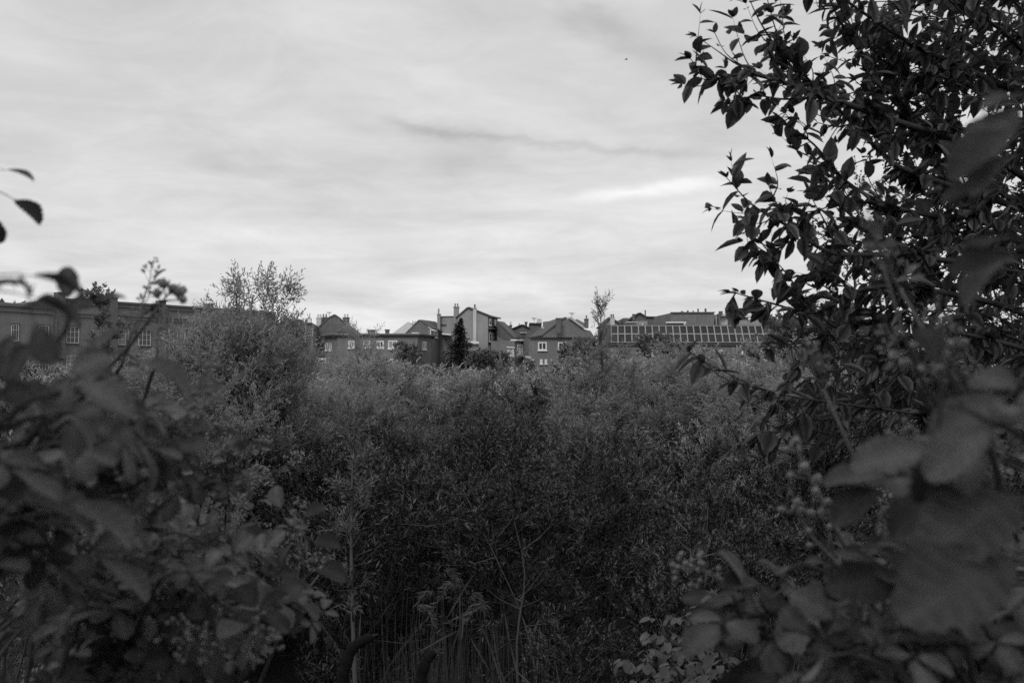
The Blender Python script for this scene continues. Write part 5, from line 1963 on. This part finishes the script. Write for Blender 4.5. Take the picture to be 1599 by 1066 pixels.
def knotweed():
    rg = random.Random(9)
    spots = [(1105, 922, 4.9, 'knotweed with the highest heart-shaped leaves beside the bramble'), (1070, 965, 4.7, 'knotweed stem under the highest one, leaves spread flat'),
             (1128, 975, 4.4, 'knotweed pressed against the broad bramble leaves'), (1040, 995, 4.7, 'knotweed leaning out toward the reeds'),
             (1090, 1010, 4.2, 'knotweed in the middle of the pale leafy patch'), (1010, 1015, 4.6, 'outermost knotweed at the edge of the dark hollow'),
             (985, 1035, 4.5, 'knotweed seedling nearest to the reeds'), (1030, 965, 5.2, 'knotweed behind, half lost in the dark foliage'), (1135, 1030, 4.0, 'knotweed low under the angular bramble leaves'), (1055, 1040, 4.1, 'lowest knotweed cut off by the bottom of the view')]
    for px, py, Z, lab in spots:
        top = P(px, py, Z)
        b = Vector((top.x + rg.uniform(-.15, .35), Z + rg.uniform(0, .25), 0))
        b.z = gz(b.x, b.y)
        r = empty('knotweed', b)
        tag(r, lab, 'knotweed', 'knotweed on the bank')
        cur = catmull([b - Vector((0, 0, .1)), b.lerp(top, .5) + Vector((.06, 0, .05)), top], 7)
        mb = MB()
        mb.tube(local(r, cur), [0.008 - 0.0004 * i for i in range(len(cur))], 6)
        mb.build('stem', M['cane'], r, True)
        for k in range(105):
            i = rg.randint(3, len(cur) - 1)
            t = i / len(cur)
            a = rg.uniform(0, 6.28)
            p = cur[i] + Vector((math.cos(a), math.sin(a) * .8, rg.uniform(-.2, .25))) * rg.uniform(0.02, 0.30) * (1.25 - t)
            d = Vector((math.cos(a) + rg.gauss(0, .3), math.sin(a) - .5, -rg.uniform(0.1, .7)))
            put('leaf', HL[rg.randrange(3)], r, basis(p - b, d, (rg.gauss(0, .3), rg.gauss(-.3, .3), 1), rg.uniform(0.03, 0.064)))


knotweed()


def herb_cover():
    """nettle and weed carpet on the bank: nobody could count it"""
    rg = np.random.default_rng(77)
    n = 1500
    px = np.concatenate([rg.uniform(400, 620, 620), rg.uniform(850, 1180, 480), rg.uniform(-60, 1660, 400)])
    Z = np.concatenate([rg.uniform(3.6, 5.2, 620), rg.uniform(3.7, 5.4, 480), rg.uniform(2.2, 5.5, 400)])
    x = (px - W0 / 2) / FPX * Z
    h = np.concatenate([rg.uniform(.35, .72, 620), rg.uniform(.3, .62, 480), rg.uniform(.2, .5, 400)])
    k = 14
    i = np.repeat(np.arange(n), k)
    t = np.tile((np.arange(k) + .6) / k, n)
    lean = rg.normal(0, .12, (n, 2))
    B = np.stack([x, Z, ground_z(x, Z)], 1)
    PP = B[i].copy()
    PP[:, :2] += lean[i] * (t * h[i])[:, None]
    PP[:, 2] += t * h[i]
    a = rg.uniform(0, 6.28, n * k)
    D = np.stack([np.cos(a), np.sin(a), rg.uniform(-.5, .3, n * k)], 1)
    V, F, tn = leaf_arrays(PP, D, unit(rg.normal(0, .3, (n * k, 3)) + [0, 0, 1]), rg.uniform(.03, .075, n * k) * (1.2 - .6 * t), rg.uniform(.016, .034, n * k), rg.uniform(0, 1, n * k), 'ell', .2)
    o = put('herb_cover', np_mesh('herb_cover', V, F, M['herb'], tn))
    tag(o, 'low nettles and weeds carpeting the bank at the bottom edge', 'weeds', None, 'stuff')


herb_cover()


def blade_arrays(B, T, w, tone, rg, bend):
    """thin three-sided stalks from B to T"""
    n = len(B)
    s = 5
    rows = []
    for k in range(s):
        t = k / (s - 1)
        c = B + (T - B) * t
        c[:, :2] += bend * (t * (1 - t))
        c[:, :2] += bend * 0.3 * t ** 3
        ww = (w * (1 - .6 * t))[:, None]
        rows.append([c + ww * np.array([math.cos(q), math.sin(q), 0]) for q in (0, 2.1, 4.2)])
    V = np.stack([p for r in rows for p in r], 1)
    base = np.arange(n)[:, None] * (3 * s)
    Fs = []
    for k in range(s - 1):
        for j in range(3):
            a, b2 = k * 3 + j, k * 3 + (j + 1) % 3
            Fs.append(base + [a, b2, b2 + 3, a + 3])
    return V.reshape(-1, 3), np.concatenate(Fs, 0), np.repeat(tone, 3 * s)


def reeds():
    rg = np.random.default_rng(5)
    n = 340
    px = np.clip(rg.normal(705, 70, n), 560, 900)
    Z = rg.uniform(5.2, 8.4, n)
    x = (px - W0 / 2) / FPX * Z
    B = np.stack([x, Z, ground_z(x, Z) - .05], 1)
    yt = 985 + np.abs(px - 715) * .22 + rg.normal(0, 38, n)
    top = np.array([list(P(a, b, c)) for a, b, c in zip(px + rg.normal(0, 30, n), yt, Z)])
    V, F, tn = blade_arrays(B, top, rg.uniform(.0014, .003, n), rg.uniform(0, 1, n) ** 1.5, rg, rg.normal(0, .16, (n, 2)))
    o = put('reed_stalks', np_mesh('reed_stalks', V, F, M['reed'], tn))
    tag(o, 'tangle of thin pale dry reed stalks at the foot of the thicket', 'reeds', None, 'stuff')
    labs = [((692, 893), 7.2, 'reed with the highest full plume under the dark foliage'), ((678, 928), 6.8, 'reed with drooping plume just below the highest one'),
            ((652, 950), 6.6, 'reed with plume combed sideways over the stalks'), ((712, 915), 7.4, 'reed with thin ragged plume behind the highest one'),
            ((733, 932), 7.0, 'reed with small hooked plume beside the tall dead stem'), ((755, 948), 6.6, 'reed with faint plume at the outer side of the clump'),
            ((563, 912), 7.0, 'reed with arched bare top beside the willow sapling'), ((775, 975), 6.2, 'reed with short hooked tip among the outer stalks'),
            ((846, 960), 7.0, 'lone forked reed stalk standing in the dark hollow')]
    for k, ((ax, ay), Zz, lab) in enumerate(labs):
        top = P(ax, ay, Zz)
        b = Vector((top.x + rg.normal(0, .12), Zz, 0))
        b.z = gz(b.x, b.y)
        r = empty('plumed_reed', b)
        tag(r, lab, 'reed', 'plumed reeds in the dry clump')
        cur = catmull([b - Vector((0, 0, .1)), b.lerp(top, .5) + Vector((float(rg.normal(0, .03)), 0, 0)), top], 6)
        if k in (6,):
            cur += [top + Vector((.06, 0, .03)), top + Vector((.12, 0, -.06))]
        mb = MB()
        mb.tube(local(r, cur), [max(.0012, .0042 - .0002 * i) for i in range(len(cur))], 5)
        mb.build('stalk', M['reed'], r)
        m = 16 if k in (6, 7, 8) else 80
        t = rg.uniform(0, 1, m)
        side = -1 if k % 2 else 1
        PP = np.array(list(top - b)) + np.stack([side * .10 * t + rg.normal(0, .012, m), rg.normal(0, .012, m), .05 * np.sin(t * 3) - .10 * t ** 2], 1)
        D = np.stack([side * .8 + rg.normal(0, .5, m), rg.normal(0, .4, m), -.7 + rg.normal(0, .3, m)], 1)
        V, F, tn = leaf_arrays(PP, D, unit(rg.normal(0, 1, (m, 3))), rg.uniform(.03, .075, m), rg.uniform(.004, .009, m), rg.uniform(0, 1, m), 'kite', .2)
        put('plume', np_mesh('reed_plume', V, F, M['plume'], tn), r)['kind'] = 'stuff'
        for j in range(4):
            q = cur[int(rg.integers(2, len(cur) - 2))] - b
            D = np.array([[rg.normal(0, .6), rg.normal(0, .4), .8]])
            V, F, tn = leaf_arrays(np.array([list(q)]), D, np.array([[0, -1.0, .3]]), np.array([rg.uniform(.25, .45)]), np.array([.012]), np.array([rg.uniform(0, 1)]), 'ell', .5)
            put('blade', np_mesh('reed_blade', V, F, M['reed'], tn), r)
    # dead thick stem
    b0, b1 = P(716, 1090, 5.9), P(718, 932, 5.9)
    b0.z = gz(b0.x, 5.9)
    r = empty('dead_stem', b0)
    tag(r, 'stout pale dead stem standing upright among the reed stalks', 'stem')
    cur = catmull([b0 - Vector((0, 0, .1)), b0.lerp(b1, .5) + Vector((.015, 0, 0)), b1], 6)
    mb = MB()
    mb.tube(local(r, cur), [.011 - .00055 * i for i in range(len(cur))], 7)
    mb.build('stalk', M['reed'], r, True)
    V, F, tn = leaf_arrays(np.array([list(cur[-3] - b0)]), np.array([[.06, 0, 1.0]]), np.array([[0, -1.0, 0]]), np.array([.2]), np.array([.022]), np.array([.9]), 'ell', .05)
    put('blade', np_mesh('stem_blade', V, F, M['reed'], tn), r)


reeds()


def posts():
    for ctrl, rad, lab in (([(532, 1180), (535, 1090), (540, 1040), (552, 1010), (572, 997), (582, 994)], [.024, .024, .024, .022, .017, .012], 'dark bent post with splintered tip curling over the weeds'),
                           ([(655, 1190), (656, 1110), (658, 1060), (664, 1035), (674, 1022), (680, 1018)], [.027, .026, .025, .022, .017, .012], 'shorter dark bent post in front of the reeds')):
        Z = 3.9
        pts = [P(x, y, Z) for x, y in ctrl]
        pts[0].z = gz(pts[0].x, Z) - .1
        r = empty('bent_post', (pts[0].x, Z, gz(pts[0].x, Z)))
        tag(r, lab, 'post', 'bent posts on the bank')
        cur = catmull(pts, 6)
        n = len(cur)
        rg = random.Random(n + len(lab))
        rr = []
        for i in range(n):
            x = i / (n - 1) * (len(rad) - 1)
            k = min(int(x), len(rad) - 2)
            rr.append((rad[k] + (rad[k + 1] - rad[k]) * (x - k)) * rg.uniform(.84, 1.12))
        mb = MB()
        mb.tube(local(r, cur), rr, 12)
        sh = mb.build('shaft', M['rust'], r, True)
        d = (cur[-1] - cur[-3]).normalized()
        for k in range(3):
            mb = MB()
            p = cur[-1] - r.location + Vector((rg.gauss(0, .004), 0, rg.gauss(0, .004)))
            mb.tube([p - d * .02, p + d * rg.uniform(.02, .04) + Vector((0, 0, rg.uniform(0, .012)))], [.005, .001], 5)
            mb.build('splinter', M['reed'], r)


posts()


def bird():
    p = P(978, 93, 110)
    mb = MB()
    mb.ball((0, 0, 0), .07, 8, 6)
    body = [(x * 2.4, y, z) for x, y, z in mb.v]
    mb.v = body
    mb.add([(-.16, 0, 0), (-.30, .05, .01), (-.30, -.05, .01)], [(0, 1, 2)])
    for s in (-1, 1):
        mb.add([(.10, .04 * s, .03), (.02, .22 * s, .12), (-.08, .40 * s, .10), (-.06, .20 * s, .08), (-.10, .04 * s, .02)], [(0, 1, 3, 4), (1, 2, 3)])
    mb.tube([(.15, 0, .01), (.22, 0, 0)], [.03, .004], 6)
    o = mb.build('bird', M['metal_d'])
    o.location = p
    o.rotation_euler = (0, -.3, .5)
    tag(o, 'tiny dark bird flying high in the clouds', 'bird')


bird()
